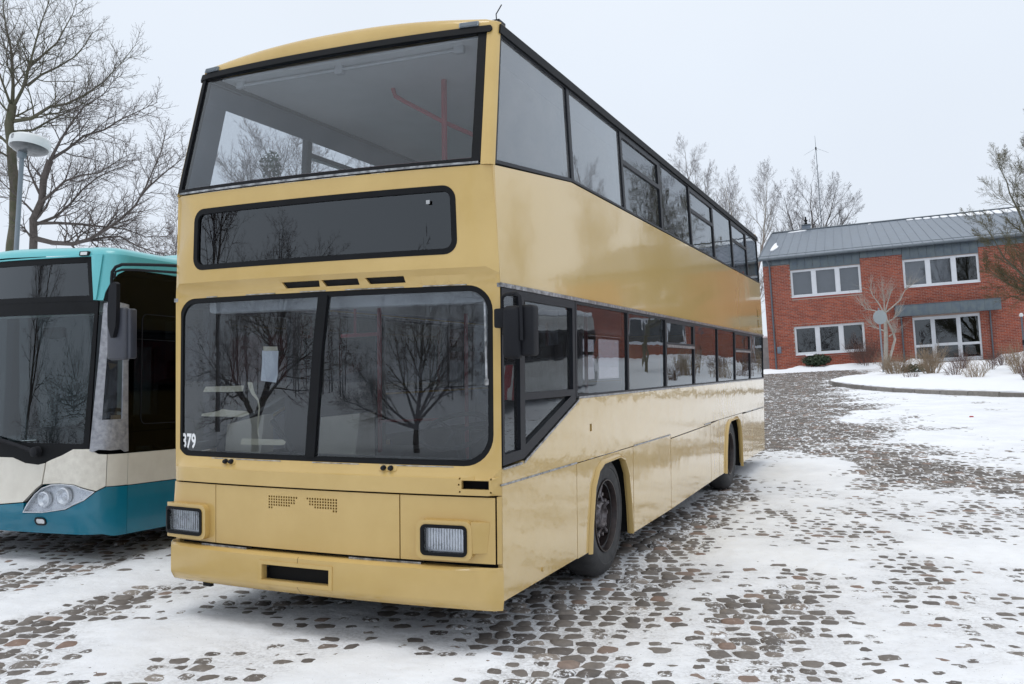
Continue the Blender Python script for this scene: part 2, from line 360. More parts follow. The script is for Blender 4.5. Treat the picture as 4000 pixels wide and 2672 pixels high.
def rr(x0, x1, z0, z1, r, n=6):
    if not hasattr(r, '__len__'): r = (r,) * 4
    out = []
    for (cx, cz, a0, q) in ((x0 + r[0], z0 + r[0], 180, r[0]), (x1 - r[1], z0 + r[1], 270, r[1]), (x1 - r[2], z1 - r[2], 0, r[2]), (x0 + r[3], z1 - r[3], 90, r[3])):
        for k in range(n + 1):
            a = math.radians(a0 + 90 * k / n); out.append((cx + q * math.cos(a), cz + q * math.sin(a)))
            if q < 1e-6: break
    return out
def rect(x0, x1, z0, z1): return [(x0, z0), (x1, z0), (x1, z1), (x0, z1)]
def inside(p, loops):
    x, z = p; c = False
    for lp in loops:
        n = len(lp); j = n - 1
        for i in range(n):
            xi, zi = lp[i]; xj, zj = lp[j]
            if (zi > z) != (zj > z) and x < (xj - xi) * (z - zi) / (zj - zi) + xi: c = not c
            j = i
    return c
def panel(mb, outline, holes, fn, d0, d1, ru=.3, rz=.3, ul=(), zl=()):
    """a sheet with holes: outline and holes in (u, z), laid on the surface fn(u, z, d) from depth d0 (outer face) to d1"""
    loops = []
    for lp in [outline] + list(holes):
        o = []
        for i, p in enumerate(lp):
            q = lp[(i + 1) % len(lp)]
            k = max(1, math.ceil(max(abs(q[0] - p[0]) / ru, abs(q[1] - p[1]) / rz)))
            ts = [t / k for t in range(k)]
            for c, idx in ((ul, 0), (zl, 1)):
                for val in c:
                    dd = q[idx] - p[idx]
                    if abs(dd) > 1e-6:
                        t = (val - p[idx]) / dd
                        if 1e-3 < t < 1 - 1e-3: ts.append(t)
            for t in sorted(set(round(t, 5) for t in ts)): o.append((p[0] + (q[0] - p[0]) * t, p[1] + (q[1] - p[1]) * t))
        loops.append(o)
    pts = []; edges = []
    for lp in loops:
        b = len(pts); pts += lp; edges += [(b + i, b + (i + 1) % len(lp)) for i in range(len(lp))]
    us = [p[0] for p in outline]; zs = [p[1] for p in outline]
    def axis(a, b, r, extra):
        k = max(1, math.ceil((b - a) / r)); return sorted([a + (b - a) * i / k for i in range(1, k)] + [e for e in extra if a < e < b])
    for u in axis(min(us), max(us), ru, ul):
        for z in axis(min(zs), max(zs), rz, zl):
            if inside((u + 1e-5, z + 1.3e-5), loops): pts.append((u, z))
    V, E, F = delaunay_2d_cdt([Vector(p) for p in pts], edges, [], 0, 1e-6)[:3]
    V = [(v.x, v.y) for v in V]
    F = [tuple(f) for f in F if inside((sum(V[i][0] for i in f) / 3, sum(V[i][1] for i in f) / 3), loops)]
    n = len(V); b = len(mb.v)
    for d in (d0, d1):
        for v in V: mb.v.append(tuple(fn(v[0], v[1], d)))
    cnt = {}
    for f in F:
        mb.f.append(tuple(b + i for i in f)); mb.f.append(tuple(b + n + i for i in reversed(f)))
        for i in range(3):
            a, c = f[i], f[(i + 1) % 3]; cnt[(a, c)] = 1
    for (a, c) in list(cnt):
        if (c, a) not in cnt: mb.f.append((b + c, b + a, b + n + a, b + n + c))
    return mb
def ring(outline, w):
    """the outline moved inwards by w"""
    n = len(outline); ar = sum(outline[i][0] * outline[(i + 1) % n][1] - outline[(i + 1) % n][0] * outline[i][1] for i in range(n))
    sg = 1 if ar > 0 else -1; o = []
    for i in range(n):
        p0, p, p1 = outline[i - 1], outline[i], outline[(i + 1) % n]
        def nrm(a, b):
            dx, dz = b[0] - a[0], b[1] - a[1]; l = math.hypot(dx, dz) or 1; return (-dz / l * sg, dx / l * sg)
        a, b = nrm(p0, p), nrm(p, p1); k = 1 + a[0] * b[0] + a[1] * b[1]; k = max(k, .35)
        o.append((p[0] + (a[0] + b[0]) / k * w, p[1] + (a[1] + b[1]) / k * w))
    return o
# ------------------------------------------------------------------ the yellow double decker
HX = ([0, 2.2, 3.07, 3.78, 3.95], [1.25, 1.25, 1.213, 1.174, 1.165])
YS = .1062; UC = 1.273
def interp(x, xs, ys):
    if x <= xs[0]: return ys[0]
    for i in range(len(xs) - 1):
        if x <= xs[i + 1]: return ys[i] + (ys[i + 1] - ys[i]) * (x - xs[i]) / (xs[i + 1] - xs[i])
    return ys[-1]
PRZ = ([0, .930, .936, 1.035, 1.055, 1.10, 2.19, 2.22, 2.262, 2.30, 2.6, 5], [0, 0, .014, .014, -.014, -.034, -.042, -.050, -.034, .004, .004, 0])
def plan(u):
    a = abs(u); sg = 1 if u >= 0 else -1
    if a <= 1.21:
        y = .065 * (a / 1.2) ** 2.2; dy = .065 * 2.2 / 1.2 * (a / 1.2) ** 1.2
        n = Vector((sg * dy, -1, 0)).normalized(); return sg * a, y, n
    if a <= UC:
        t = (a - 1.21) / (UC - 1.21) * math.pi / 2; y0 = .065 * (1.21 / 1.2) ** 2.2
        return sg * (1.21 + .04 * math.sin(t)), y0 + .04 * (1 - math.cos(t)), Vector((sg * math.sin(t), -math.cos(t), 0))
    return sg * 1.25, YS + a - UC, Vector((sg, 0, 0))
def M(u, z, d):
    """unrolled skin of the bus: u along the front and round the corners on to the sides, z up, d outwards"""
    x, y, n = plan(u); w = max(0, min(1, 1 - (y - .1) / .9))
    rake = interp(z, [0, 2.93, 3.80, 3.86, 4.0], [0, 0, .205, .225, .30]) * w
    if abs(u) < 1.24: d = d + interp(z, *PRZ)
    p = Vector((x * interp(z, *HX) / 1.25, y + rake, z)) + n * d
    return p
def S_(sg):
    return lambda y, z, d: M(sg * (y - YS + UC), z, d)
SL = S_(1)
YLEN = 10.92
def build_double_decker():
    bus = thing('double_decker_bus', 'yellow double decker bus without seats or signs, parked on snowy cobbles', 'bus', (0, 0, 0))
    def P(name, outline, holes, m, d0=0, d1=-.03, fn=M, parent=bus, ru=.12, rz=.4, zl=(), smooth=35, **kw):
        mb = MB(); panel(mb, outline, holes, fn, d0, d1, ru, rz, (), zl); return mb.build(name, m, parent, smooth, **kw)
    ws = rr(-1.228, 1.205, 1.105, 2.196, (.10, .19, .16, .15), 8)
    dest = rr(-1.045, 1.005, 2.385, 2.802, .085, 6)
    vents = [[(-.272, 2.268), (-.288, 2.268), (-.262, 2.228), (.004, 2.228), (.008, 2.268)],
             [(.026, 2.268), (.052, 2.228), (.304, 2.228), (.298, 2.268)], [(.352, 2.268), (.378, 2.228), (.632, 2.228), (.626, 2.268)]]
    sq = rect(1.017, 1.188, .974, 1.026)
    screw = [[(x + .0065 * math.cos(a), z + .0065 * math.sin(a)) for a in [k * math.pi / 3 for k in range(6)]] for x, z in ((1.005, 1.036), (1.0, 1.0), (1.006, .958), (1.2, 1.036), (1.2, .958))]
    P('front_panel', rect(-1.27, 1.27, .938, 2.912), [ws, dest, sq] + vents + screw, 'yellow', ru=.09, rz=.5, zl=PRZ[0][2:10] + [2.40, 2.5])
    P('front_backing', rect(-1.2, 1.2, .50, 1.09), [], 'void', -.06, -.07, ru=.3)
    for v in vents: P('air_vent', ring(v, -.012), [], 'void', -.022, -.030, zl=(2.22, 2.262))
    # windscreen
    MBg = ring(ws, -.006)
    P('windscreen_gasket', MBg, [ring(ws, .034)], 'black', -.002, -.03, ru=.1, zl=(2.19, 1.1))
    for a, b in ((-.96, -.86), (-.60, -.35), (-.15, .05), (.2, .62), (.75, 1.04)): P('gasket_trim', rect(a, b, 2.1975, 2.203), [], 'alu', .004, -.01)
    for a, b in ((-.9, -.3), (-.05, .3), (.45, .95)): P('gasket_trim', rect(a, b, 1.097, 1.102), [], 'alu', .003, -.01)
    dv = [(-.003, 2.170), (-.045, 1.85), (-.075, 1.5), (-.105, 1.132)]
    dpoly = dv + [(x + .072, z) for x, z in dv[::-1]]
    P('windscreen_divider', dpoly, [], 'black', .006, -.04, ru=.1)
    inn = ring(ws, .036)
    left = rr(-1.192, -.012, 1.141, 2.160, (.07, 0, 0, .12), 6); right = rr(-.012, 1.169, 1.141, 2.160, (0, .155, .125, 0), 6)
    lp = P('windscreen', [(x if x < -.05 else (.03 if z > 1.6 else -.07), z) for x, z in left], [], 'g_front', -.012, -.018, ru=.08, rz=.12)
    rp = P('windscreen', [(x if x > .05 else (.034 if z > 1.6 else -.066), z) for x, z in right], [], 'g_front', -.012, -.018, ru=.08, rz=.12)
    # fleet number on the glass
    cu = bpy.data.curves.new('fleet_number', 'FONT'); cu.body = '379'; cu.size = .128; cu.offset = .0042; cu.space_character = 1.02; cu.extrude = 0
    to = bpy.data.objects.new('tmp', cu); COL.objects.link(to); bpy.context.view_layer.update()
    me = bpy.data.meshes.new_from_object(to.evaluated_get(bpy.context.evaluated_depsgraph_get())); bpy.data.objects.remove(to)
    for v in me.vertices: v.co = M(-1.203 + v.co.x * .70, 1.162 + v.co.y * 1.05, -.010)
    me.materials.append(MT['white']); link('fleet_number', me, lp)
    # destination box
    P('destination_gasket', ring(dest, -.002), [ring(dest, .034)], 'black', .002, -.05, ru=.1, zl=(2.40, 2.6))
    P('destination_glass', ring(dest, .030), [], 'g_dark', -.014, -.020, ru=.12, rz=.2)
    P('destination_box', ring(dest, .03), [], 'dark', -.16, -.17, ru=.3)
    P('destination_inner_frame', ring(dest, .034), [ring(dest, .075)], 'black', -.045, -.055, ru=.2)
    db = MB().bbox(.80, .824, .016, .024, 2.695, 2.719, .002); db.build('box_sticker', 'lining', bus)
    # front lower panels
    g = []
    for x0, sx in ((-.365, 1), (.155, -1)):
        rows = [12, 11, 11, 9, 2]
        for r_, k in enumerate(rows):
            for c in range(k):
                cx = x0 + sx * c * .0198; cz = .872 - r_ * .0178
                g.append(rect(cx - .0062, cx + .0062, cz - .0062, cz + .0062))
    P('front_hatch', rect(-.823, .603, .537, .926), g, 'yellow', .004, -.02, ru=.12, rz=.5)
    for sx, u0, u1, hu0, hu1 in ((-1, -1.27, -.829, -1.25, -.905), (1, .611, 1.222, .762, 1.066)):
        hole = rr(hu0, hu1, .575, .768, .035, 5)
        P('headlight_panel', rect(u0, u1, .537, .926), [hole], 'yellow', .004, -.02, ru=.08, rz=.5)
        # raised yellow housing round the lamp
        ho = rr(hu0 - .025, hu1 + .025, .555, .788, .045, 5)
        P('headlight_housing', ho, [rr(hu0 + .005, hu1 - .005, .58, .763, .032, 5)], 'yellow', .048, .002, ru=.08, rz=.2)
        hd = thing_part = None
        ins = rr(hu0 + .004, hu1 - .004, .579, .764, .032, 5)
        bz = P('headlight', ins, [ring(ins, .02)], 'black', .056, .0, ru=.1, rz=.2)
        P('reflector', ring(ins, .014), [], 'silver', .012, .004, ru=.1, rz=.1, parent=bz)
        bar = MB()
        for k in range(14):
            uu = hu0 + .036 + k * (hu1 - hu0 - .075) / 13; panel(bar, rect(uu, uu + .0016, .61, .735), [], M, .020, .012, .1, .2)
        bar.build('lens_ribs', 'alu', bz, kind='stuff')
        P('lens', ring(ins, .016), [], 'g_lamp', .044, .040, ru=.1, rz=.1, parent=bz)
        if sx > 0:   # the fairing behind the right lamp
            mb = MB(); a = M(hu1 + .02, .785, .045); b = M(hu1 + .02, .70, .045); c = M(1.19, .782, .006); d = M(hu1 + .02, .60, .04); e = M(1.17, .60, .005)
            a2, b2, c2, d2, e2 = [Vector(p) + Vector((0, .06, 0)) for p in (a, b, c, d, e)]
            mb.add([a, b, d, e, c, a2, b2, d2, e2, c2], [(0, 1, 4), (1, 2, 3), (1, 3, 4), (0, 5, 6, 1), (1, 6, 7, 2), (2, 7, 8, 3), (3, 8, 9, 4), (4, 9, 5, 0), (5, 9, 8, 7, 6)])
            mb.build('lamp_fairing', 'yellow', bus)
    P('corner_strip', rect(1.232, 1.27, .537, .93), [], 'yellow', 0, -.02)
    # bumper: swept along the front, chamfered below, with the number plate recess cut in
    def bump(u, z, d):
        x, y, n = plan(max(-1.32, min(1.32, u))); return Vector((x * 1.004, y, z)) + n * d
    PB = [(-.02, .512), (.045, .515), (.062, .50), (.07, .33), (.06, .31), (.015, .268), (-.05, .262)]
    plate = rect(-.365, .142, .35, .445)
    mb = MB()
    def bfn(u, z, d): t_ = max(0, min(1, (abs(u) - .8) / .48)); k_ = 1 - (.88 if u > 0 else .45) * t_ * t_ * (3 - 2 * t_); return bump(u, z, d * max(k_, .12) + k_ * interp(z, [.26, .268, .312, .33, .50, .515], [-.02, .0, .045, .05, .045, .02]))
    panel(mb, rect(-1.33, 1.262, .262, .515), [plate], bfn, .022, -.02, .06, .3, (), (.268, .312, .33, .50))
    panel(mb, rect(-1.3, 1.25, .506, .512), [], bfn, .0, -.09, .1, .3)
    mb.build('bumper', 'yellow', bus)
    mb = MB(); panel(mb, ring(plate, -.026), [ring(plate, -.002)], bfn, .029, .0, .12, .3); mb.build('plate_recess_rim', 'yellow', bus)
    mb = MB(); panel(mb, ring(plate, -.02), [], bfn, -.06, -.07, .12, .3); mb.build('plate_recess', 'void', bus)
    jm = mat('shaded joint', (.2, .13, .04), .6)
    for z0, z1 in ((.27, .332), (.463, .508)):
        mb = MB(); panel(mb, rect(-.095, -.091, z0, z1), [], bfn, .0228, .01, .12, .3, (), (.268, .312, .33, .50)); mb.build('bumper_joint', jm, bus)
    P('bumper_bracket', rect(-.95, -.55, .514, .526), [], 'alu', .012, -.04)
    P('bumper_bracket', rect(.25, .75, .514, .526), [], 'alu', .012, -.04)
    P('tow_hook', rect(-.95, -.88, .235, .275), [], 'void', .0, -.03)
    for u in (-.76, -.71, .485, .535):
        p = M(u, 1.083, 0); mb = MB().lathe([(0, .016), (-.012, .017), (-.02, .015), (-.03, .011), (-.034, .004)], p, 'y', 12); mb.build('wiper_spindle', 'dark', bus)
    for a, b in ((-.795, -.675), (.45, .575)): P('spindle_plate', rr(a, b, 1.066, 1.10, .01, 3), [], 'yellow', .004, -.01)
    # upper windscreen
    P('upper_windscreen', rect(-1.185, 1.13, 2.955, 3.785), [], 'g_top', -.012, -.018, ru=.12, rz=.2)
    P('upper_windscreen_frame', rect(-1.225, 1.175, 2.935, 3.80), [rect(-1.195, 1.118, 2.958, 3.784)], 'black', .003, -.03, ru=.1, rz=.2)
    P('upper_sill_trim', rect(-1.20, 1.165, 2.921, 2.934), [], 'alu', .008, -.03, ru=.12)
    P('inner_sill', rect(-1.12, 1.10, 2.945, 2.972), [], mat('faded red seal', (.16, .06, .07), .6), -.04, -.06, ru=.12)
    P('front_visor_strip', rr(-1.262, 1.215, 3.786, 3.830, .018, 3), [], 'black', .018, -.03, ru=.1, rz=.03)
    for a, b, n in ((1.178, 1.2735, 'corner_pillar'), (-1.2735, -1.228, 'corner_pillar')): P(n, rect(a, b, 2.914, 3.86), [], 'yellow', .004, -.04, ru=.02, rz=.15, smooth=50)
    for a, b in ((-1.2, -1.07), (.985, 1.12)):
        mk = P('marker_light', rr(a, b, 3.833, 3.866, .004, 2), [], 'lampgrey', .026, -.03, ru=.1)
        P('marker_lens', rr(a + .008, b - .008, 3.838, 3.861, .003, 2), [], 'gutter', .029, .01, ru=.1, parent=mk)
    # roof
    mb = MB()
    us = [-(YLEN - YS + UC)] + [-(UC + k * .8) for k in range(12, 0, -1)] + [-UC + UC * 2 * k / 30 for k in range(31)] + [UC + k * .8 for k in range(1, 13)] + [YLEN - YS + UC]
    loops = []
    for sh, ins in ((0, 0.), (.3, .003), (.58, .014), (.78, .034), (.90, .065), (.97, .12), (1.0, .22), (1.02, .45), (1.03, .8), (1.035, 1.05)):
        lp = []
        for u in us:
            p = M(u, 3.835, .004); k = 1 - ins / 1.174; x = p.x * k
            fr_ = max(0, 1 - max(0, abs(u) - 1.15) / .25); crown = .052 + .085 * (1 - (abs(x) / 1.175) ** 2.2)
            lp.append((x, p.y + ins * (.75 * fr_ + .25 * max(0, 1 - abs(u) / 3)), 3.835 + crown * sh))
        loops.append(lp)
    n = len(us)
    for lp in loops: mb.v.extend(lp)
    for i in range(len(loops) - 1):
        for k in range(n - 1): mb.f.append((i * n + k, i * n + k + 1, (i + 1) * n + k + 1, (i + 1) * n + k))
        mb.f.append((i * n + n - 1, i * n, (i + 1) * n, (i + 1) * n + n - 1))
    last = (len(loops) - 1) * n
    for k in range(n // 2): 
        a, b, c, d = last + k, last + k + 1, last + n - 2 - k, last + n - 1 - k
        if b < c: mb.f.append((a, b, c, d))
    mb.build('roof', 'yellow', bus, 60)
    mb = MB().bbox(-1.05, 1.05, .35, YLEN - .15, 3.79, 3.81, .004); mb.build('upper_ceiling', 'ceiling', bus)
    a = thing_pt = MB().box(1.02, 1.12, .42, .52, 3.88, 3.925).tube([(1.08, .47, 3.92), (1.085, .45, 3.97), (1.12, .46, 4.03)], .004, 5); a.build('roof_antenna', 'dark', bus)
    # ---- sides
    skirt_z = .311
    LB = [0.108, 1.437, 1.447, 2.925, 2.94, 4.31, 4.322, 6.375, 6.387, 6.905, 6.917, 8.72, 8.73, 9.6, 9.61, YLEN]
    BAY = [1.44, 2.80, 4.155, 5.50, 6.885, 8.165, 9.525, 10.90]
    UB = [1.51, 2.88, 4.245, 5.643, 7.02, 8.40, 9.69, 10.885]
    def arch(y0, y1, zt, zb, r):
        return [(y0, zb), (y0 + .03, zb + .3), (y0 + .10, zt - .17), (y0 + .20, zt - .055), (y0 + .33, zt - .01), (y1 - .36, zt), (y1 - .22, zt - .035), (y1 - .11, zt - .16), (y1 - .035, zb + .3), (y1, zb)]
    for sg in (1, -1):
        fs = S_(sg); near = sg > 0; ym = 'yellow_side'
        def Q(name, outline, holes, m, d0=0, d1=-.03, parent=bus, ru=1.5, rz=.6, zl=(), smooth=35): return P(name, outline, holes, m, d0, d1, fs, parent, ru, rz, zl, smooth)
        a1 = arch(1.715, 2.835, .945, .2, .2); a2 = arch(7.33, 8.61, .955, .25, .2)
        # inner backing
        Q('side_backing', [(.15, .33), (1.6, .33), (1.6, 1.0), (2.95, 1.0), (2.95, .3), (7.2, .3), (7.2, 1.0), (8.7, 1.0), (8.7, .31), (10.8, .31), (10.8, 1.44), (1.5, 1.44), (.42, 1.08), (.15, 1.05)], [], 'void', -.034, -.04)
        Q('lower_side_panel', [(.108, .311), (1.437, .311), (1.437, .992), (.108, .992)], [rr(.73, .752, .36, .385, .01, 3)] if near else [], ym, ru=.6)
        Q('side_reflector', rr(.728, .754, .358, .387, .012, 3), [], 'yellow', .008, -.02)
        for (y0, y1, ar, zb, zt) in ((1.447, 2.925, a1, .305, .992), (6.917, 8.72, a2, .292, 1.0)):
            out = [(y0, zb), (ar[0][0], zb)] + ar[1:-1] + [(ar[-1][0], zb - (.05 if y0 < 2 else 0)), (y1, zb - (.05 if y0 < 2 else 0)), (y1, zt), (y0, zt)]
            Q('wheel_arch_panel', out, [], ym, ru=.5)
            lip = MB(); pts = [(ar[0][0], zb - .015)] + ar[1:-1] + [(ar[-1][0], zb - .05)]
            dense = []
            for i in range(len(pts) - 1):
                for t in (0, .5): dense.append((pts[i][0] + (pts[i + 1][0] - pts[i][0]) * t, pts[i][1] + (pts[i + 1][1] - pts[i][1]) * t))
            dense.append(pts[-1])
            cc = ((ar[0][0] + ar[-1][0]) / 2, .45); m_ = len(dense); b0 = 0
            for (k, d) in ((1.055, .001), (1.04, .014), (1.012, .026), (.994, .026), (.988, .016), (.985, -.012)):
                for (y, z) in dense:
                    zz = cc[1] + (z - cc[1]) * (k if z > cc[1] else 1); lip.v.append(tuple(fs(cc[0] + (y - cc[0]) * k, zz, d)))
            for i in range(5):
                for k in range(m_ - 1): lip.f.append((i * m_ + k, i * m_ + k + 1, (i + 1) * m_ + k + 1, (i + 1) * m_ + k))
            lip.build('wheel_arch_lip', 'yellow', bus, 50, fix=True)
            well = MB()
            for d in (-.03, -.75):
                for (y, z) in pts: well.v.append(tuple(fs(cc[0] + (y - cc[0]) * 1.08, min(z, 1) + .05 if z > .5 else z, d)))
            m_ = len(pts)
            for k in range(m_ - 1): well.f.append((k, k + 1, m_ + k + 1, m_ + k))
            well.f.append(tuple(range(m_, 2 * m_))); well.build('wheel_well', 'void', bus)
        zb = [.25, .262]
        Q('lower_side_panel', [(2.94, .246), (4.31, .25), (4.31, .992), (2.94, .992)], [], ym, ru=.6)
        Q('lower_side_panel', [(4.322, .25), (6.375, .285), (6.375, .975), (4.322, .955)], [], ym, ru=.7)
        Q('lower_side_panel', [(6.387, .285), (6.905, .292), (6.905, 1.0), (6.387, .985)], [], ym)
        Q('lower_side_panel', [(8.73, .292), (9.6, .292), (9.6, .985), (8.73, .985)], [], ym)
        Q('lower_side_panel', [(9.61, .292), (YLEN, .292), (YLEN, .985), (9.61, .985)], [], ym)
        flap = rect(1.752, 1.80, 1.205, 1.262) if near else None
        Q('side_panel', [(.108, .999), (4.31, .999), (4.33, .965), (6.37, .985), (6.39, 1.006), (8.72, 1.008), (YLEN, .992), (YLEN, 1.462), (1.5, 1.462), (.44, 1.112), (.108, 1.092)], [flap] if near else [], ym, ru=.7, rz=.25)
        if near:
            Q('flap_recess', ring(flap, -.01), [], mat('brown recess', (.10, .06, .012), .7), -.022, -.03)
            for a, b in ((.09, 1.44), (2.957, 4.30), (6.0, 6.37), (9.0, 9.55), (9.65, 10.88)): Q('door_trim', rect(a, b, .9935, 1.005), [], 'alu', .006, -.01)
            ve = []
            for z0 in (2.475, 2.315):
                for k in range(5): ve.append(rect(10.40, 10.56, z0 + k * .026, z0 + k * .026 + .014))
        # between the decks
        Q('middle_side_panel', [(.108, 2.206), (YLEN, 2.206), (YLEN, 3.066), (1.5, 3.06), (.09, 2.912)], ve if near else [], 'yellow_upper', ru=.7, rz=.3, zl=(2.2, 3.07))
        if near: Q('side_vent', rect(10.38, 10.58, 2.30, 2.60), [], 'void', -.03, -.036)
        Q('rain_strip', rect(.10, YLEN, 2.178, 2.203), [], 'alu', .012, -.02)
        Q('window_ledge', rect(1.5, YLEN, 1.4635, 1.478), [], 'alu', .006, -.03)
        Q('roof_gutter', [(.09, 3.78), (YLEN, 3.79), (YLEN, 3.852), (.09, 3.842)], [], 'black', .02, -.04)
        # lower windows
        drv = [(.112, 1.112), (.435, 1.126), (1.425, 1.452), (1.425, 2.175), (.112, 2.175)]
        fr = Q('driver_window_frame', drv, [[(.14, 1.175), (.385, 1.185), (.385, 2.14), (.14, 2.14)], [(.465, 1.21), (1.33, 1.49), (.465, 1.49)], rect(.465, 1.37, 1.535, 2.12)], 'dark', .006, -.05, rz=.8)
        Q('driver_window', [(.13, 1.165), (.40, 1.175), (1.37, 1.485), (1.40, 2.15), (.13, 2.15)], [], 'g_side' if near else 'g_far', -.016, -.022, rz=.8)
        if near:
            Q('window_lip', [(.44, 1.096), (1.49, 1.448), (1.49, 1.462), (.44, 1.112)], [], 'alu', .012, -.01)
            Q('window_lip', [(.12, 1.088), (.40, 1.094), (.40, 1.108), (.12, 1.10)], [], 'alu', .012, -.01)
        for i in range(7):
            y0, y1 = BAY[i], BAY[i + 1]
            hole = [rr(y0 + .032, y1 - .014, 1.492, 2.158, .012, 2)]
            slide = i in (2, 5)
            if slide: hole = [rr(y0 + .05, y1 - .03, 1.492, 1.885, .012, 2), rr(y0 + .05, y1 - .05, 1.935, 2.135, .012, 2)]
            w = Q('window_frame', rect(y0 + .002, y1 - .002, 1.479, 2.176), hole, 'dark', .004, -.05, rz=.8)
            Q('window_pane', rect(y0 + .012, y1 - .01, 1.485, 2.168), [], 'g_side' if near else 'g_far', -.01, -.016, parent=w, rz=.8)
            if slide: Q('slider_rail', rect(y0 + .045, y1 - .03, 1.885, 1.912), [], 'alu', .012, -.02, parent=w)
        # upper windows
        for i in range(8):
            y0 = .10 if i == 0 else UB[i - 1]; y1 = UB[i]
            if i == 0:
                o = [(y0 + .008, 2.925), (y1 - .002, 3.068), (y1 - .002, 3.778), (y0 + .008, 3.778)]
                h = [[(y0 + .03, 2.95), (y1 - .012, 3.09), (y1 - .012, 3.77), (y0 + .03, 3.77)]]
            else:
                o = rect(y0 + .002, y1 - .002, 3.07, 3.778); h = [rr(y0 + .05, y1 - .012, 3.088, 3.77, .012, 2)]
            slide = i in ((2, 4, 6) if near else (1, 3, 5))
            if slide: h = [rr(y0 + .05, y1 - .02, 3.088, 3.49, .012, 2), rr(y0 + .05, y1 - .05, 3.53, 3.73, .012, 2)]
            w = Q('window_frame', o, h, 'dark', .004, -.05, rz=.3)
            po = o if i else o
            Q('window_pane', ring(o, .008), [], ('g_skysheen' if i < 2 else 'g_side') if near else 'g_far', -.01, -.016, parent=w, rz=.3)
        # inner linings
        Q('window_header', [(.06, 3.62), (10.8, 3.62), (10.8, 3.79), (.06, 3.79)], [], 'inner_grey', -.05, -.06, rz=.3)
        if not near: Q('inner_pillar', [(.03, 2.95), (.32, 2.99), (.36, 3.62), (.03, 3.62)], [], 'inner_grey', -.05, -.06, rz=.3)
        Q('lining', [(.2, 2.22), (10.8, 2.22), (10.8, 3.03), (1.5, 3.03), (.25, 2.9)], [], 'lining', -.05, -.07, rz=.4)
        Q('lining', [(.6, 1.06), (10.8, 1.06), (10.8, 1.44), (1.5, 1.44), (.6, 1.12)], [], 'lining', -.05, -.07, rz=.4)
    # rear, floors
    mb = MB().bbox(-1.24, 1.24, YLEN - .02, YLEN + .05, .30, 2.2, .02); mb.build('rear_panel', 'yellow', bus)
    mb = MB(); 
    for z0, z1 in ((2.2, 3.10), (3.72, 3.9)):
        a, b = interp(z0, *HX) - .01, interp(z1, *HX) - .01
        mb.hexa([(-a, YLEN - .02, z0), (a, YLEN - .02, z0), (a, YLEN + .05, z0), (-a, YLEN + .05, z0), (-b, YLEN - .02, z1), (b, YLEN - .02, z1), (b, YLEN + .05, z1), (-b, YLEN + .05, z1)])
    mb.build('rear_panel', 'yellow', bus)
    MB().box(-1.12, 1.12, YLEN + .0, YLEN + .012, 3.1, 3.72).build('rear_window', 'g_side', bus)
    for x in (1, -1):
        mb = MB()
        a, b = sorted((x * 1.0, x * 1.2)); c, d = sorted((x * 1.0, x * 1.165))
        mb.hexa([(a, YLEN - .02, 3.1), (b, YLEN - .02, 3.1), (b, YLEN + .05, 3.1), (a, YLEN + .05, 3.1), (c, YLEN - .02, 3.72), (d, YLEN - .02, 3.72), (d, YLEN + .05, 3.72), (c, YLEN + .05, 3.72)])
        mb.build('rear_pillar', 'yellow', bus)
    ct = [(1.19, .2), (1.19, 1.62), (.80, 1.62), (.80, 2.95), (1.19, 2.95), (1.19, 7.22), (.80, 7.22), (.80, 8.72), (1.19, 8.72), (1.19, YLEN - .06)]
    ct = ct + [(-x, y) for x, y in ct[::-1]]
    MB().prism(ct, lambda x, y, d: Vector((x, y, d)), .36, .42).build('lower_floor', 'floor', bus, 0)
    MB().prism(ct, lambda x, y, d: Vector((x, y, d)), .275, .355).build('underframe', 'void', bus, 0)
    MB().box(-1.19, 1.19, .35, YLEN - .05, 2.235, 2.27).build('lower_ceiling', 'ceiling', bus)
    MB().box(-1.18, 1.18, .16, YLEN - .05, 2.30, 2.36).build('upper_floor', 'floor', bus)
    # what shows inside through the windscreens
    MB().bbox(-1.15, 1.15, .14, .50, .95, 1.11, .03).build('dashboard', 'plastic', bus)
    mb = MB().hexa([(-1.1, .42, 1.0), (-.72, .34, 1.0), (-.72, .5, 1.0), (-1.1, .55, 1.0), (-1.1, .46, 1.30), (-.72, .40, 1.38), (-.72, .5, 1.38), (-1.1, .55, 1.30)])
    mb.build('dash_panel', 'beige', bus)
    mb = MB().hexa([(-.52, .6, .9), (-.12, .6, .9), (-.12, .9, .9), (-.52, .9, .9), (-.52, .72, 1.34), (-.12, .70, 1.38), (-.12, .9, 1.38), (-.52, .9, 1.34)])
    mb.build('dash_panel', 'beige', bus)
    mb = MB().hexa([(-1.0, 1.0, .42), (-.2, 1.0, .42), (-.2, 1.05, .42), (-1.0, 1.05, .42), (-1.0, 1.0, 1.55), (-.2, 1.0, 1.70), (-.2, 1.05, 1.70), (-1.0, 1.05, 1.55)]); mb.build('entrance_screen', 'dark', bus)
    MB().tube([(-.62, .36, 1.34), (-.40, .30, 1.13)], .018, 6).build('sun_visor_arm', 'dark', bus)
    mb = MB(); c0 = Vector((.72, .55, 1.28)); ax = Vector((0, -.45, .9)).normalized(); ex = Vector((1, 0, 0)); ey = ax.cross(ex)
    mb.tube([c0 + (ex * math.cos(t) + ey * math.sin(t)) * .23 for t in [k * math.pi / 14 for k in range(29)]], .016, 6)
    for t in (.5, 2.6, 4.7): mb.tube([c0, c0 + (ex * math.cos(t) + ey * math.sin(t)) * .23], .013, 5)
    mb.tube([c0, c0 - ax * .5], .03, 8); mb.build('steering_wheel', 'plastic', bus)
    mb = MB(); mb.bbox(.50, .98, 1.0, 1.5, .80, .95, .04)
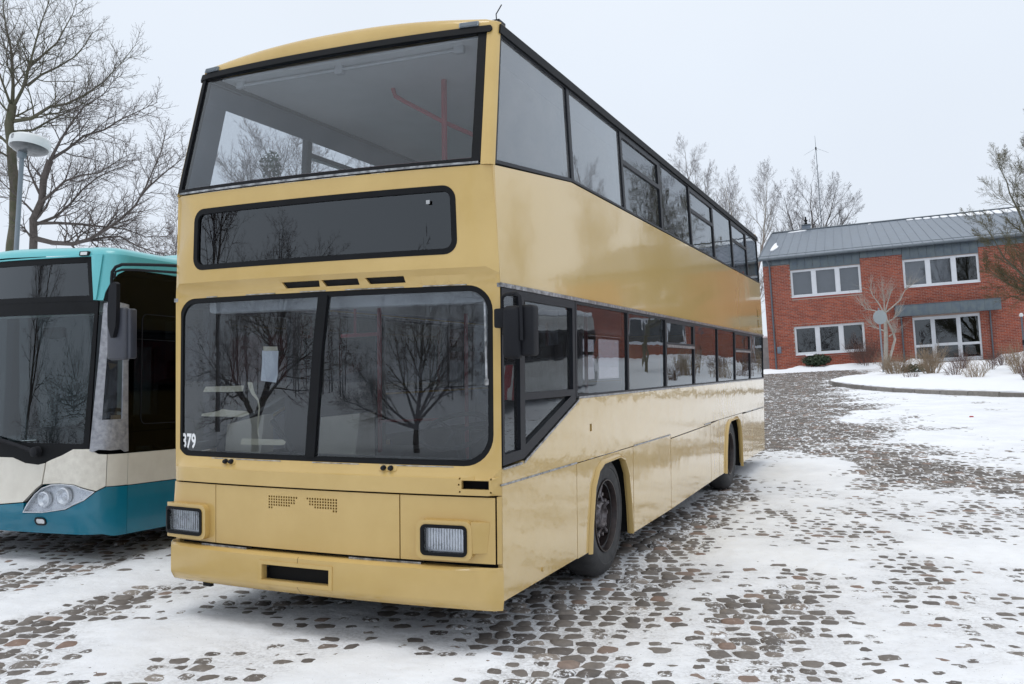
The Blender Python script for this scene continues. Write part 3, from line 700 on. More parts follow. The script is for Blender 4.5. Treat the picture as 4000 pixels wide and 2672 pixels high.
    mb.hexa([(.48, 1.45, .95), (1.0, 1.45, .95), (1.0, 1.6, .95), (.48, 1.6, .95), (.54, 1.55, 1.72), (.94, 1.55, 1.72), (.94, 1.66, 1.72), (.54, 1.66, 1.72)])
    mb.hexa([(.62, 1.56, 1.72), (.86, 1.56, 1.72), (.86, 1.64, 1.72), (.62, 1.64, 1.72), (.66, 1.56, 1.95), (.82, 1.56, 1.95), (.82, 1.63, 1.95), (.66, 1.63, 1.95)]); mb.bbox(.6, .88, 1.1, 1.4, .42, .8, .02)
    mb.hexa([(.62, 1.40, 1.0), (1.12, 1.40, 1.0), (1.12, 1.66, 1.0), (.62, 1.66, 1.0), (.66, 1.46, 1.80), (1.08, 1.46, 1.86), (1.08, 1.64, 1.86), (.66, 1.64, 1.80)])
    mb.build('driver_seat', 'seat', bus)
    mb = MB().box(.25, 1.15, 1.75, 1.79, .42, 1.2).box(1.02, 1.15, 1.70, 1.79, 1.2, 2.23); mb.build('cab_partition', 'dark', bus)
    MB().box(.28, 1.0, 1.765, 1.775, 1.22, 2.2).build('cab_window', 'g_front', bus)
    mb = MB().tube([(-.75, 2.0, .42), (-.75, 2.0, 2.23)], .02, 8).tube([(-.75, 2.0, 2.0), (-1.14, 2.0, 1.99)], .017, 8).tube([(-.75, 2.0, 1.24), (-.2, 2.05, 1.26)], .014, 6).tube([(-1.0, 2.0, 2.0), (-1.0, 2.0, 2.23)], .012, 6)
    mb.build('handrail', 'redpole', bus)
    mb = MB().tube([(.42, 1.0, 2.9), (.42, 1.0, 3.80)], .022, 8); mb.build('handrail', 'redpole', bus)
    mb = MB().tube([(-.02, 1.02, 3.79), (0, 1.02, 3.73), (.06, 1.05, 3.69), (.42, 1.02, 3.48), (.66, 1.05, 3.36)], .017, 8); mb.build('handrail', 'redpole', bus)
    mb = MB().tube([(-.5, 3.2, .42), (-.5, 3.2, 2.23)], .02, 8).tube([(.5, 3.9, .42), (.5, 3.9, 2.23)], .02, 8).tube([(-.5, 5.4, .42), (-.5, 5.4, 2.23)], .02, 8); mb.build('handrail', 'redpole', bus)
    mb = MB().tube([(-.95, .42, 3.76), (.85, .42, 3.765)], .012, 6); mb.bbox(-.97, -.9, .40, .44, 3.74, 3.80, .005).bbox(-.12, -.06, .40, .45, 3.73, 3.80, .005).bbox(.8, .87, .40, .44, 3.74, 3.80, .005); mb.build('blind_roller', 'lining', bus)
    MB().bbox(-1.08, 1.08, .24, .36, 2.10, 2.24, .02).build('blind_roller', 'ceiling', bus)
    # inner wall dividing the lower deck: door leaves on the far side
    mb = MB().bbox(-1.17, -1.12, 2.6, 2.72, .42, 2.2, .01).bbox(-1.17, -1.12, .42, .52, .42, 2.2, .01); mb.build('door_post', 'dark', bus)
    mb = MB().bbox(-.95, .95, YLEN - .9, YLEN - .3, .42, 1.3, .05); mb.build('engine_cover', 'lining', bus)
    mb = MB().bbox(-1.1, -.35, 6.2, 6.3, .42, 2.23, .02); mb.build('stair_wall', 'lining', bus)
    # wheels
    def wheel(y, front):
        for sg in (1, -1):
            w = thing_wheel = MB()
            X0 = 1.215
            f = lambda prof: [(sg * (X0 + a), r) for a, r in prof]
            w.lathe(f([(-.28, .30), (-.28, .44), (-.25, .476), (-.2, .49), (-.09, .49), (-.04, .474), (-.012, .44), (.0, .40), (.002, .385), (-.004, .38), (-.006, .345), (-.012, .310), (-.02, .292), (-.05, .286), (-.05, .25)]), (0, y, .49), 'x', 48, cap=False)
            wo = w.build('wheel', 'tyre', bus, 40)
            r = MB(); dish = -.10 if front else -.19
            r.lathe(f([(-.02, .293), (-.006, .289), (-.006, .281), (-.02, .275), (-.05, .268), (dish - .01, .255), (dish - .02, .235), (dish, .21), (dish + .01, .16), (dish + .005, .10), (dish + .0, .005)]), (0, y, .49), 'x', 48, cap=False)
            r.build('rim', 'rim', wo, 40)
            hb = MB()
            if front:
                hb.lathe(f([(dish, .118), (dish + .05, .11), (dish + .065, .095), (dish + .03, .08), (dish + .03, .02)]), (0, y, .49), 'x', 24, cap=False)
                for k in range(10):
                    a = 2 * math.pi * k / 10; c = Vector((sg * (X0 + dish), y + .168 * math.cos(a), .49 + .168 * math.sin(a)))
                    hb.lathe([(0, .024), (sg * .03, .022), (sg * .045, .016)], c, 'x', 6)
                for k in range(6):
                    a = 2 * math.pi * (k + .3) / 6; t = Vector((0, math.cos(a), math.sin(a))); c = Vector((sg * (X0 + dish + .015), y, .49))
                    hb.tube([c + t * .10 + Vector((sg * .03, 0, 0)), c + t * .165, c + t * .235 + Vector((sg * .01, 0, 0))], [.022, .018, .02], 6)
                    hb.lathe([(0, .02), (sg * .025, .018)], c + t * .238, 'x', 6)
            else:
                hb.lathe(f([(dish, .13), (dish + .10, .12), (dish + .115, .105), (dish + .115, .03)]), (0, y, .49), 'x', 24)
                for k in range(10):
                    a = 2 * math.pi * k / 10; hb.lathe([(0, .02), (sg * .04, .016)], Vector((sg * (X0 + dish), y + .168 * math.cos(a), .49 + .168 * math.sin(a))), 'x', 6)
            hb.build('wheel_hub', 'hub', wo, 40)
    wheel(2.283, True); wheel(7.92, False)
    mb = MB().tube([(-1.1, 2.283, .49), (1.1, 2.283, .49)], .07, 8).tube([(-1.1, 7.92, .49), (1.1, 7.92, .49)], .10, 8); mb.build('axles', 'void', bus)
    # outside mirror on the driver's side
    mr = MB(); mr.bbox(1.345, 1.455, -.10, -.005, 1.745, 2.05, .03)
    mo = mr.build('mirror', 'plastic', bus, 50)
    MB().bbox(1.44, 1.525, -.065, .045, 1.76, 2.055, .02).build('mirror_shell', 'plastic', mo, 50)
    MB().bbox(1.235, 1.31, .035, .10, 1.93, 2.045, .012).build('mirror_bracket', 'plastic', mo)
    MB().tube([(1.285, .06, 2.03), (1.285, .05, 2.09), (1.30, .03, 2.112), (1.34, -.01, 2.122), (1.425, -.06, 2.122), (1.452, -.075, 2.10), (1.458, -.08, 2.05), (1.462, -.08, 1.92), (1.462, -.08, 1.85)], .011, 8).build('mirror_arm', 'plastic', mo)
    mb = MB().tube([(1.27, .08, 1.93), (1.275, .07, 1.89), (1.31, .03, 1.90), (1.35, -.03, 1.93)], .004, 5); mb.build('mirror_cable', 'black', mo)
    mb = MB().tube([(1.14, .12, 2.13), (1.155, .11, 1.62)], .008, 6).tube([(1.165, .12, 1.86), (1.17, .11, 1.6)], .007, 6); mb.bbox(1.142, 1.172, .10, .13, 1.59, 1.63, .005); mb.build('blind_cord', 'alu', bus)
    return bus
YB = build_double_decker()

# things taped to the inside of its windscreen
def taped(name, label, cat, outline, m, group=None, d=-.022):
    mb = MB(); panel(mb, outline, [], M, d, d - .0015, .05, .06); return tag(mb.build(name, m), label, cat, group)
paper = taped('paper_sheet', 'blank white paper sheet taped inside the left windscreen pane', 'paper', [(-.476, 1.825), (-.478, 1.73), (-.482, 1.69), (-.489, 1.624), (-.36, 1.612), (-.345, 1.66), (-.346, 1.73), (-.340, 1.82)], 'paper')
taped('masking_tape', 'short strip of tan tape holding the paper sheet at its top', 'tape', [(-.468, 1.852), (-.466, 1.822), (-.346, 1.822), (-.350, 1.848)], 'tape', 'masking tape strips on the windscreen', -.0205)
taped('masking_tape', 'upper level tape strip at the left edge of the windscreen', 'tape', [(-1.012, 1.548), (-.99, 1.583), (-.635, 1.592), (-.645, 1.553), (-.75, 1.549)], 'tape', 'masking tape strips on the windscreen')
taped('masking_tape', 'kinked tape strip below the upper strip on the left pane', 'tape', [(-1.03, 1.382), (-1.02, 1.397), (-.87, 1.417), (-.83, 1.432), (-.76, 1.425), (-.61, 1.420), (-.585, 1.402), (-.60, 1.395), (-.655, 1.38), (-.8, 1.381), (-.96, 1.379)], 'tape', 'masking tape strips on the windscreen')
taped('masking_tape', 'lowest wide tape strip above the windscreen sill', 'tape', [(-.665, 1.196), (-.65, 1.237), (-.30, 1.237), (-.278, 1.222), (-.29, 1.205), (-.32, 1.20)], 'tape', 'masking tape strips on the windscreen')
taped('masking_tape', 'loose tape hanging down in a curl beside the paper sheet', 'tape', [(-.605, 1.612), (-.585, 1.615), (-.562, 1.612), (-.545, 1.55), (-.508, 1.50), (-.494, 1.45), (-.505, 1.36), (-.507, 1.28), (-.497, 1.252), (-.508, 1.25), (-.517, 1.275), (-.516, 1.36), (-.506, 1.44), (-.517, 1.492), (-.565, 1.53), (-.59, 1.57)], 'tape', 'masking tape strips on the windscreen')
# ------------------------------------------------------------------ ground, cobbles and snow
def h(x, y):
    """height of the yard: level round the buses, then rising to the brick house"""
    x = np.asarray(x, float); y = np.asarray(y, float)
    t = np.clip((y - 8) / 38.8, 0, 1)
    return t ** 1.2 * (1.28 + .052 * (np.clip(x, -12, 14) + 3.43))
def hh(x, y): return float(h(x, y))
def vnoise(x, y, seed=0):
    x = np.asarray(x, float); y = np.asarray(y, float)
    xi = np.floor(x).astype(np.int64); yi = np.floor(y).astype(np.int64); fx = x - xi; fy = y - yi
    fx = fx * fx * (3 - 2 * fx); fy = fy * fy * (3 - 2 * fy)
    def hsh(a, b):
        n = (a * 374761393 + b * 668265263 + seed * 974634721) & 0x7fffffff
        n = ((n ^ (n >> 13)) * 1274126177) & 0x7fffffff
        return ((n ^ (n >> 16)) & 0xffff) / 65535.0
    return (hsh(xi, yi) * (1 - fx) + hsh(xi + 1, yi) * fx) * (1 - fy) + (hsh(xi, yi + 1) * (1 - fx) + hsh(xi + 1, yi + 1) * fx) * fy
def fbm(x, y, s, seed=0, o=3):
    r = 0; a = 1; t = 0
    for k in range(o): r = r + a * vnoise(x / s * 2 ** k, y / s * 2 ** k, seed + k); t += a; a *= .5
    return r / t
# how much snow lies where (0 swept clear, 1 deep), surveyed over the yard but lowered under the buses, partly to deepen the shade
COVER = np.array([(-3.81,1.16,0.6),(-3.32,0.58,0.5),(-3.25,0.79,0.4),(-2.94,1.1,0.95),(-2.37,0.79,0.9),(-1.92,-0.04,0.35),(-1.97,0.4,0.3),(-1.92,-0.4,0.3),(-2.47,-0.13,0.85),(-2.62,0.37,0.9),(-1.33,0.18,0.85),(-0.8,-0.18,0.95),(-1.2,-0.34,0.8),(-1.44,-0.93,0.4),(-1.21,-0.84,0.55),(-0.84,-0.86,0.7),(-0.48,-0.72,0.45),(-0.18,-0.69,0.4),(0.05,-0.59,0.6),(-0.09,-0.21,0.9),(-0.58,0.01,0.95),(-0.12,0.29,0.8),(0.38,-0.21,0.9),(0.71,-0.25,0.85),(1.02,-0.29,0.9),(0.23,0.55,0.6),(0.79,0.43,0.5),(1.05,0.54,0.35),(1.31,0.64,0.25),(1.65,0.48,0.3),(1.67,0.05,0.35),(1.41,0.03,0.4),(1.18,-0.06,0.75),(1.99,0.26,0.35),(2.07,0.46,0.85),(1.68,1.35,0.3),(1.66,2.02,0.3),(1.64,2.84,0.3),(1.62,3.84,0.35),(1.36,5.05,0.3),(1.23,3.7,0.3),(1.71,5.18,0.85),(2.1,3.38,0.85),(2.13,2.2,0.8),(2.15,1.3,0.7),(2.31,0.56,0.7),(2.38,2.02,0.3),(2.54,1.81,0.3),(2.59,2.38,0.35),(2.51,2.49,0.4),(2.74,1.1,0.35),(2.9,0.79,0.45),(3.0,1.01,0.5),(2.6,1.15,0.45),(2.95,4.34,0.55),(2.83,3.29,0.85),(3.17,3.42,0.7),(3.44,3.18,0.5),(3.64,2.37,0.6),(3.89,1.87,0.6),(3.96,1.21,0.75),(3.49,1.02,0.85),(3.23,1.61,0.8),(3.84,3.68,0.85),(4.26,4.84,0.85),(4.16,6.08,0.55),(3.72,5.36,0.8),(1.51,7.66,0.35),(1.56,11.08,0.85),(2.28,10.7,0.95),(2.21,7.91,0.75),(2.79,7.28,0.7),(3.3,6.38,0.6),(4.07,8.49,0.85),(1.07,15.25,0.15),(0.21,20.63,0.12),(0.16,29.43,0.1),(-1.29,35.4,0.08),(0.02,41.29,0.08),(2.36,15.41,0.3),(3.24,11.47,0.2),(3.86,10.1,0.2),(4.66,9.45,0.3),(2.16,12.43,0.4),(1.43,17.16,0.2),(1.22,23.5,0.25),(2.62,20.58,0.85),(3.61,15.56,0.95),(4.81,15.71,0.97),(5.98,20.51,0.97),(4.77,23.1,1),(2.36,28.7,0.97),(1.39,33.88,0.8),(5.11,11.88,0.75),(1.36,29.02,0.5),(3,43.2,.12),(6,43,.2),(-4,43,.1),(-3.2,39,.08),(.2,.9,.3),(-.6,1.2,.25),(.6,2.5,.2),(0,4,.2),(-3.6,1.9,.4),(-4.6,2.4,.4)])
def cover(x, y):
    x = np.asarray(x, float); y = np.asarray(y, float)
    # bend the map a little so that the tracks have uneven edges
    wob = np.hypot(x - CAM_POS.x, y - CAM_POS.y) * .035
    xx = x + (fbm(x, y, 1.3, 31, 2) - .5) * 4 * wob * .6; yy = y + (fbm(x, y, 1.1, 57, 2) - .5) * 8 * wob * .6
    num = np.zeros_like(xx); den = np.zeros_like(xx)
    for (a, b, c) in COVER:
        d = np.hypot(a - CAM_POS.x, b - CAM_POS.y); s = .12 * d
        r2 = ((xx - a) ** 2 + ((yy - b) * .45) ** 2) / (s * s) + .02
        w = r2 ** -2.0; num += w * c; den += w
    return num / den
def snow_level(x, y):
    c = cover(x, y); c = c - .10 * np.clip((.62 - c) / .25, 0, 1)
    c = c + (fbm(x, y, .42, 3, 4) - .5) * .85 * np.clip(1.3 - c, .25, 1)
    lv = np.interp(c, [0, .1, .3, .45, .6, .75, .9, 1.05], [-.017, -.0125, -.0075, -.0025, .0015, .006, .013, .024])
    lv = lv + (fbm(x, y, .15, 11, 3) - .5) * .013 + (fbm(x, y, .055, 23, 2) - .5) * .0105
    lv = lv + np.clip(c - .6, 0, .5) * (fbm(x, y, .9, 41, 2) - .5) * .10
    return lv
def np_mesh(name, V, F, m, smooth=True, tone=None):
    me = bpy.data.meshes.new(name); me.vertices.add(len(V)); me.vertices.foreach_set('co', np.asarray(V, np.float32).ravel())
    F = np.asarray(F, np.int32); k = F.shape[1]
    me.loops.add(F.size); me.loops.foreach_set('vertex_index', F.ravel()); me.polygons.add(len(F))
    me.polygons.foreach_set('loop_start', np.arange(len(F), dtype=np.int32) * k)
    me.polygons.foreach_set('use_smooth', np.full(len(F), smooth)); me.update(calc_edges=True)
    if tone is not None:
        a = me.attributes.new('tone', 'FLOAT', 'POINT'); a.data.foreach_set('value', np.asarray(tone, np.float32))
    me.materials.append(MT[m] if isinstance(m, str) else m); return me
KERB = [(1.75, 37.2), (1.1, 36.2), (.72, 35.0), (.62, 33.9), (.9, 32.5), (1.66, 30.65), (2.4, 29.3), (3.18, 28.1), (4.63, 26.65), (6.53, 25.2), (8.6, 23.9), (11, 22.6), (14, 21.3), (18, 20)]
BACK = [(20, 36), (14, 39.8), (9, 41.2), (6.2, 42.0), (4.6, 41.9), (3.2, 40.6), (2.4, 38.6)]
def in_view(x, y, margin=0.0):
    dx, dy = x - CAM_POS.x, y - CAM_POS.y; f = -.3955 * dx + .9181 * dy; s = .9182 * dx + .3959 * dy
    return (f > .5) & (np.abs(s) < f * .70 + 1.5 + margin)

def build_ground():
    # one sheet to the horizon
    ax = np.concatenate([np.linspace(-900, -60, 15), np.linspace(-56, 56, 57), np.linspace(60, 900, 15)])
    ay = np.concatenate([np.linspace(-900, -60, 15), np.linspace(-56, 100, 79), np.linspace(110, 1200, 15)])
    X, Y = np.meshgrid(ax, ay); Z = h(X, Y) + np.where((np.abs(X) > 11) | (Y < -5) | (Y > 49), .008 + .05 * (fbm(X, Y, 6, 5) - .5), -.06)
    n, m = X.shape; I = np.arange(n * m).reshape(n, m)
    F = np.stack([I[:-1, :-1], I[:-1, 1:], I[1:, 1:], I[1:, :-1]], -1).reshape(-1, 4)
    link('ground', np_mesh('ground', np.stack([X, Y, Z], -1).reshape(-1, 3), F, 'snow'), kind='structure')
    # bed of grit the cobbles are set in
    ax = np.linspace(-10.5, 12.5, 60); ay = np.linspace(-4.5, 47, 120); X, Y = np.meshgrid(ax, ay); Z = h(X, Y) - .026
    n, m = X.shape; I = np.arange(n * m).reshape(n, m)
    F = np.stack([I[:-1, :-1], I[:-1, 1:], I[1:, 1:], I[1:, :-1]], -1).reshape(-1, 4)
    pav = link('pavement', np_mesh('pavement', np.stack([X, Y, Z], -1).reshape(-1, 3), F, 'joint'), kind='structure')
    # cobbles in rough rows
    rg = np.random.default_rng(5)
    ang = math.radians(17); ca, sa = math.cos(ang), math.sin(ang)
    C = []
    v = -16.0
    while v < 48:
        pitch = .128 + .03 * rg.random(); u = -22 + rg.random() * .2
        k = int(40 / .17); L = .105 + .075 * rg.random(k); U = u + np.cumsum(L + .009)
        uc = U - L / 2; wv = v + pitch / 2 + .06 * np.sin(uc * .45 + v * .3) + .03 * np.sin(uc * 1.3 + v * 1.1) + (rg.random(k) - .5) * .030
        C.append(np.stack([uc * ca - wv * sa, uc * sa + wv * ca, L, np.full(k, pitch - .008), ang + (rg.random(k) - .5) * .12], -1)); v += pitch
    C = np.concatenate(C)
    x, y = C[:, 0], C[:, 1]
    hidden = (((np.abs(x) < 1.0) & (y > 6)) | ((x < -1.2) & (y > 2.5 + (x + 1.2) * -.2))) & (x < .45 - (y - 10.9) * .14)
    keep = in_view(x, y) & (x > -9) & (x < 11) & (y > -3) & (y < 46.2) & ~hidden
    C = C[keep]; x, y = C[:, 0], C[:, 1]
    bl = [(a, b) for a, b in KERB + BACK]
    cv = snow_level(x, y); keep = (cv < .016) & np.array([not (b > 20 and inside((a, b), [bl])) for a, b in zip(x.tolist(), y.tolist())]); C = C[keep]; x, y, cv = x[keep], y[keep], cv[keep]
    d = np.hypot(x - CAM_POS.x, y - CAM_POS.y)
    show = np.where(cv < .006, 1.0, .15) / d ** 2
    underbus = (np.abs(x) < 1.2) & (y > .2); show[underbus] *= .2
    inframe = in_view(x, y, -2.2) ; show[~inframe] *= .05
    order = np.argsort(-show); single = order[:300]; rest = order[300:]
    def stones(idx, nside, rings):
        N = len(idx); c = C[idx]; r0 = rg.random((N, 1))
        th = (np.arange(nside) + .5) / nside * 2 * math.pi
        e = .66
        cs, sn = np.cos(th), np.sin(th)
        px = np.sign(cs) * np.abs(cs) ** e; py = np.sign(sn) * np.abs(sn) ** e
        jit = 1.05 + (rg.random((N, nside)) - .5) * .40
        ox = px[None] * jit * c[:, 2:3] / 2; oy = py[None] * jit * c[:, 3:4] / 2
        co, si = np.cos(c[:, 4:5]), np.sin(c[:, 4:5])
        top = h(c[:, 0], c[:, 1])[:, None] + (rg.random((N, 1)) - .5) * .013
        sx, sy = (rg.random((N, 1)) - .5) * .07, (rg.random((N, 1)) - .5) * .07
        V = [np.stack([c[:, 0], c[:, 1], top[:, 0] + .004], -1)[:, None]]
        for (k, dz) in rings:
            lx, ly = ox * k, oy * k
            z = top + dz + sx * lx + sy * ly + (rg.random((N, nside)) - .5) * .003
            V.append(np.stack([c[:, 0:1] + lx * co - ly * si, c[:, 1:2] + lx * si + ly * co, z], -1))
        V = np.concatenate(V, 1); F = []
        for k in range(nside): F.append((0, 1 + k, 1 + (k + 1) % nside, 1 + (k + 1) % nside))
        for r in range(len(rings) - 1):
            for k in range(nside):
                a = 1 + r * nside + k; b = 1 + r * nside + (k + 1) % nside; F.append((a, a + nside, b + nside, b))
        return V, np.array(F)
    R4 = [(.5, .002), (.76, -.0035), (.93, -.011), (1.0, -.035)]
    V, F = stones(single, 10, R4)
    tri = [tuple(f) if f[2] != f[3] else tuple(f[:3]) for f in F.tolist()]
    for k in range(len(single)):
        c = C[single[k]]; o0 = np.array([c[0], c[1], 0.])
        me = bpy.data.meshes.new('cobble'); me.from_pydata((V[k] - o0).tolist(), [], tri); me.materials.append(MT['stone'])
        me.polygons.foreach_set('use_smooth', [True] * len(tri)); link('cobble', me, pav, loc=(c[0], c[1], 0))
    dr = d[rest]
    near, mid = rest[dr < 13], rest[dr >= 13]
    VV = []; FF = []; TT = []; b = 0
    for idx, ns, rings in ((near, 8, R4), (mid, 6, [(.7, .002), (.95, -.008), (1.0, -.03)])):
        V, F = stones(idx, ns, rings); N, nv = V.shape[:2]
        VV.append(V.reshape(-1, 3)); FF.append((F[None] + (np.arange(N) * nv)[:, None, None]).reshape(-1, 4) + b); TT.append(np.repeat(rg.random(N), nv)); b += N * nv
    VV = np.concatenate(VV); FF = np.concatenate(FF); TT = np.concatenate(TT)
    me = bpy.data.meshes.new('cobbles'); fl = [tuple(f) if f[2] != f[3] else tuple(f[:3]) for f in FF.tolist()]
    me.from_pydata(VV.tolist(), [], fl); me.materials.append(MT['stone']); me.polygons.foreach_set('use_smooth', [True] * len(fl))
    a = me.attributes.new('tone', 'FLOAT', 'POINT'); a.data.foreach_set('value', TT.astype(np.float32))
    link('cobbles', me, pav, kind='stuff')
    # the snow: one sheet whose level lets the cobble heads come through
    def grade(parts):
        o = [parts[0][0]]
        for (a, b, s) in parts:
            k = max(1, round((b - a) / s)); o += list(a + (b - a) * (np.arange(k) + 1) / k)
        return np.array(o)
    ax = grade([(-10.8, -6, .12), (-6, -3.2, .045), (-3.2, 5.2, .026), (5.2, 8, .08), (8, 12.8, .2)])
    ay = grade([(-5, -2.4, .12), (-2.4, 3.2, .026), (3.2, 7, .036), (7, 14, .06), (14, 26, .11), (26, 47.2, .2)])
    X, Y = np.meshgrid(ax, ay); n, m = X.shape
    Z = np.zeros_like(X)
    vis = in_view(X, Y, .5) & ~((((np.abs(X) < .9) & (Y > 9)) | ((X < -3.4) & (Y > 2.6))) & (X < .3 - (Y - 10.9) * .14))
    Z[vis] = h(X[vis], Y[vis]) + snow_level(X[vis], Y[vis])
    Z[~vis] = h(X[~vis], Y[~vis]) + .004
    edge = np.minimum(np.minimum(X + 10.8, 12.8 - X), np.minimum(Y + 5, 47.2 - Y)); Z = Z - np.clip(.4 - edge, 0, .4) * .1 + np.clip(.4 - edge, 0, .4) * .14
    I = np.arange(n * m).reshape(n, m)
    F = np.stack([I[:-1, :-1], I[:-1, 1:], I[1:, 1:], I[1:, :-1]], -1).reshape(-1, 4)
    me = np_mesh('snow', np.stack([X, Y, Z], -1).reshape(-1, 3), F, 'snow')
    thin = np.clip(1 - (Z - h(X, Y) + .006) / .014, 0, 1) * vis; a = me.attributes.new('thin', 'FLOAT', 'POINT'); a.data.foreach_set('value', thin.ravel().astype(np.float32))
    link('snow', me, kind='stuff')
build_ground()

# the planting bed on the right, its kerb stones and the banks of cleared snow
def smooth_line(p, n):
    p = [Vector((a, b, 0)) for a, b in p]; o = []
    for i in range(len(p) - 1):
        p0, p1, p2, p3 = p[max(i - 1, 0)], p[i], p[i + 1], p[min(i + 2, len(p) - 1)]
        for k in range(n):
            t = k / n; o.append(.5 * ((2 * p1) + (p2 - p0) * t + (2 * p0 - 5 * p1 + 4 * p2 - p3) * t * t + (3 * p1 - p0 - 3 * p2 + p3) * t ** 3))
    o.append(p[-1]); return o
BEDLINE = smooth_line(KERB, 6)
def bed_height(x, y):
    """snow surface of the bed above the yard"""
    d = min((Vector((x, y, 0)) - q).length for q in BEDLINE[::2])
    return .12 + .12 * min(1, d / 2.0) + .05 * float(fbm(x, y, 1.5, 77)) + .02 * float(fbm(x, y, .4, 78))
def build_bed():
    loop = [(p.x, p.y) for p in BEDLINE] + BACK
    mb = MB()
    def fn(x, y, d): 
        if d < -.1: return Vector((x, y, hh(x, y) - .08))
        return Vector((x, y, hh(x, y) + bed_height(x, y)))
    panel(mb, loop, [], fn, 0, -1, .55, .55)
    bed = mb.build('planting_bed', 'snow_clean', None, 60, kind='structure')
    # kerb: one stone after another
    k = 0
    seg = [BEDLINE[0]]; acc = 0; marks = [BEDLINE[0]]
    for i in range(1, len(BEDLINE)):
        a, b = BEDLINE[i - 1], BEDLINE[i]; L = (b - a).length; t = 0
        while acc + (L - t) >= .98:
            t += .98 - acc; acc = 0; marks.append(a + (b - a) * (t / L))
        acc += L - t
    for i in range(len(marks) - 1):
        a, b = marks[i], marks[i + 1]; dr = (b - a).normalized(); nr = Vector((dr.y, -dr.x, 0))
        if nr.dot(Vector((-1, -1, 0))) < 0: nr = -nr
        a2, b2 = a + dr * .008, b - dr * .008; c = [a2 + nr * .09, b2 + nr * .09, b2 - nr * .06, a2 - nr * .06]
        za, zb = hh(a.x, a.y), hh(b.x, b.y); lift = R.uniform(-.012, .012); mb = MB()
        zs = [za, zb, zb, za]
        bot = [(p.x, p.y, z - .15) for p, z in zip(c, zs)]; top = [(p.x, p.y, z + .135 + lift) for p, z in zip(c, zs)]
        ch = [(p.x - nr.x * (.02 if j < 2 else 0), p.y - nr.y * (.02 if j < 2 else 0), z + .15 + lift) for j, (p, z) in enumerate(zip(c, zs))]
        mb.add(bot + top + ch, [(0, 3, 2, 1), (0, 1, 5, 4), (1, 2, 6, 5), (2, 3, 7, 6), (3, 0, 4, 7), (4, 5, 9, 8), (5, 6, 10, 9), (6, 7, 11, 10), (7, 4, 8, 11), (8, 9, 10, 11)])
        mb.build('kerb_stone', 'kerb', bed, 0)
    # banks of snow
    def bank(pts, hgt, seed):
        mb = MB()
        def fb(x, y, d):
            if d < -.1: return Vector((x, y, hh(x, y) - .1))
            dd = 9
            for i in range(len(pts)):
                a = Vector(pts[i]); b = Vector(pts[(i + 1) % len(pts)]); q = Vector((x, y)); t = max(0, min(1, (q - a).dot(b - a) / (b - a).length_squared)); dd = min(dd, (q - a - (b - a) * t).length)
            k = min(1, dd / .5); k = k * k * (3 - 2 * k)
            return Vector((x, y, hh(x, y) - .01 + k * hgt * (.45 + 1.0 * float(fbm(x, y, .9, seed)))))
        panel(mb, pts, [], fb, 0, -1, .22, .22); return mb.build('snow_bank', 'snow_clean', None, 60, kind='stuff')
    bank([(-4.2, 45.0), (-2.2, 44.9), (0, 44.9), (2.2, 45.0), (3.3, 45.3), (3.6, 46.5), (3.5, 46.92), (-4.0, 46.52)], .26, 5)
    bank([(3.0, 43.9), (4.3, 43.7), (4.9, 44.3), (4.3, 45.4), (3.3, 45.5)], .42, 9)
    bank([(7.0, 44.4), (8, 43.6), (12, 43.2), (13, 46), (12, 47.2), (7.6, 47.0)], .34, 12)
    bank([(-9, 46), (-4.4, 45.6), (-4.0, 48), (-5, 52), (-9, 52)], .35, 14)
build_bed()
# the yellow bus's other mirror, reaching out on its arm
def far_mirror():
    mo = MB().bbox(-1.835, -1.655, .03, .10, 1.775, 2.155, .025).build('mirror', 'mirror_grey', YB, 50)
    MB().bbox(-1.675, -1.635, .06, .13, 1.785, 2.145, .012).build('mirror_shell', 'mirror_grey', mo, 50)
    mb = MB(); pts = [(-1.762, 2.30), (-1.74, 2.325), (-1.712, 2.335), (-1.690, 2.32), (-1.692, 2.16), (-1.70, 2.02), (-1.725, 1.94), (-1.745, 1.935), (-1.775, 2.02), (-1.778, 2.13)]
    mb.prism(pts, lambda x, z, d: Vector((x, d, z)), -.01, .025); mb.build('mirror_clamp', 'plastic', mo, 40)
    MB().tube([(-1.765, .02, 2.12), (-1.768, .02, 2.36), (-1.762, .02, 2.41), (-1.74, .03, 2.445), (-1.70, .05, 2.463), (-1.62, .08, 2.462), (-1.40, .15, 2.452), (-1.24, .2, 2.44)], .012, 8).build('mirror_arm', 'plastic', mo)
    MB().tube([(-1.745, .02, 2.36), (-1.735, .025, 2.41), (-1.70, .05, 2.425), (-1.6, .08, 2.422), (-1.40, .15, 2.405), (-1.24, .2, 2.39)], .009, 6).build('mirror_arm', 'plastic', mo)
far_mirror()

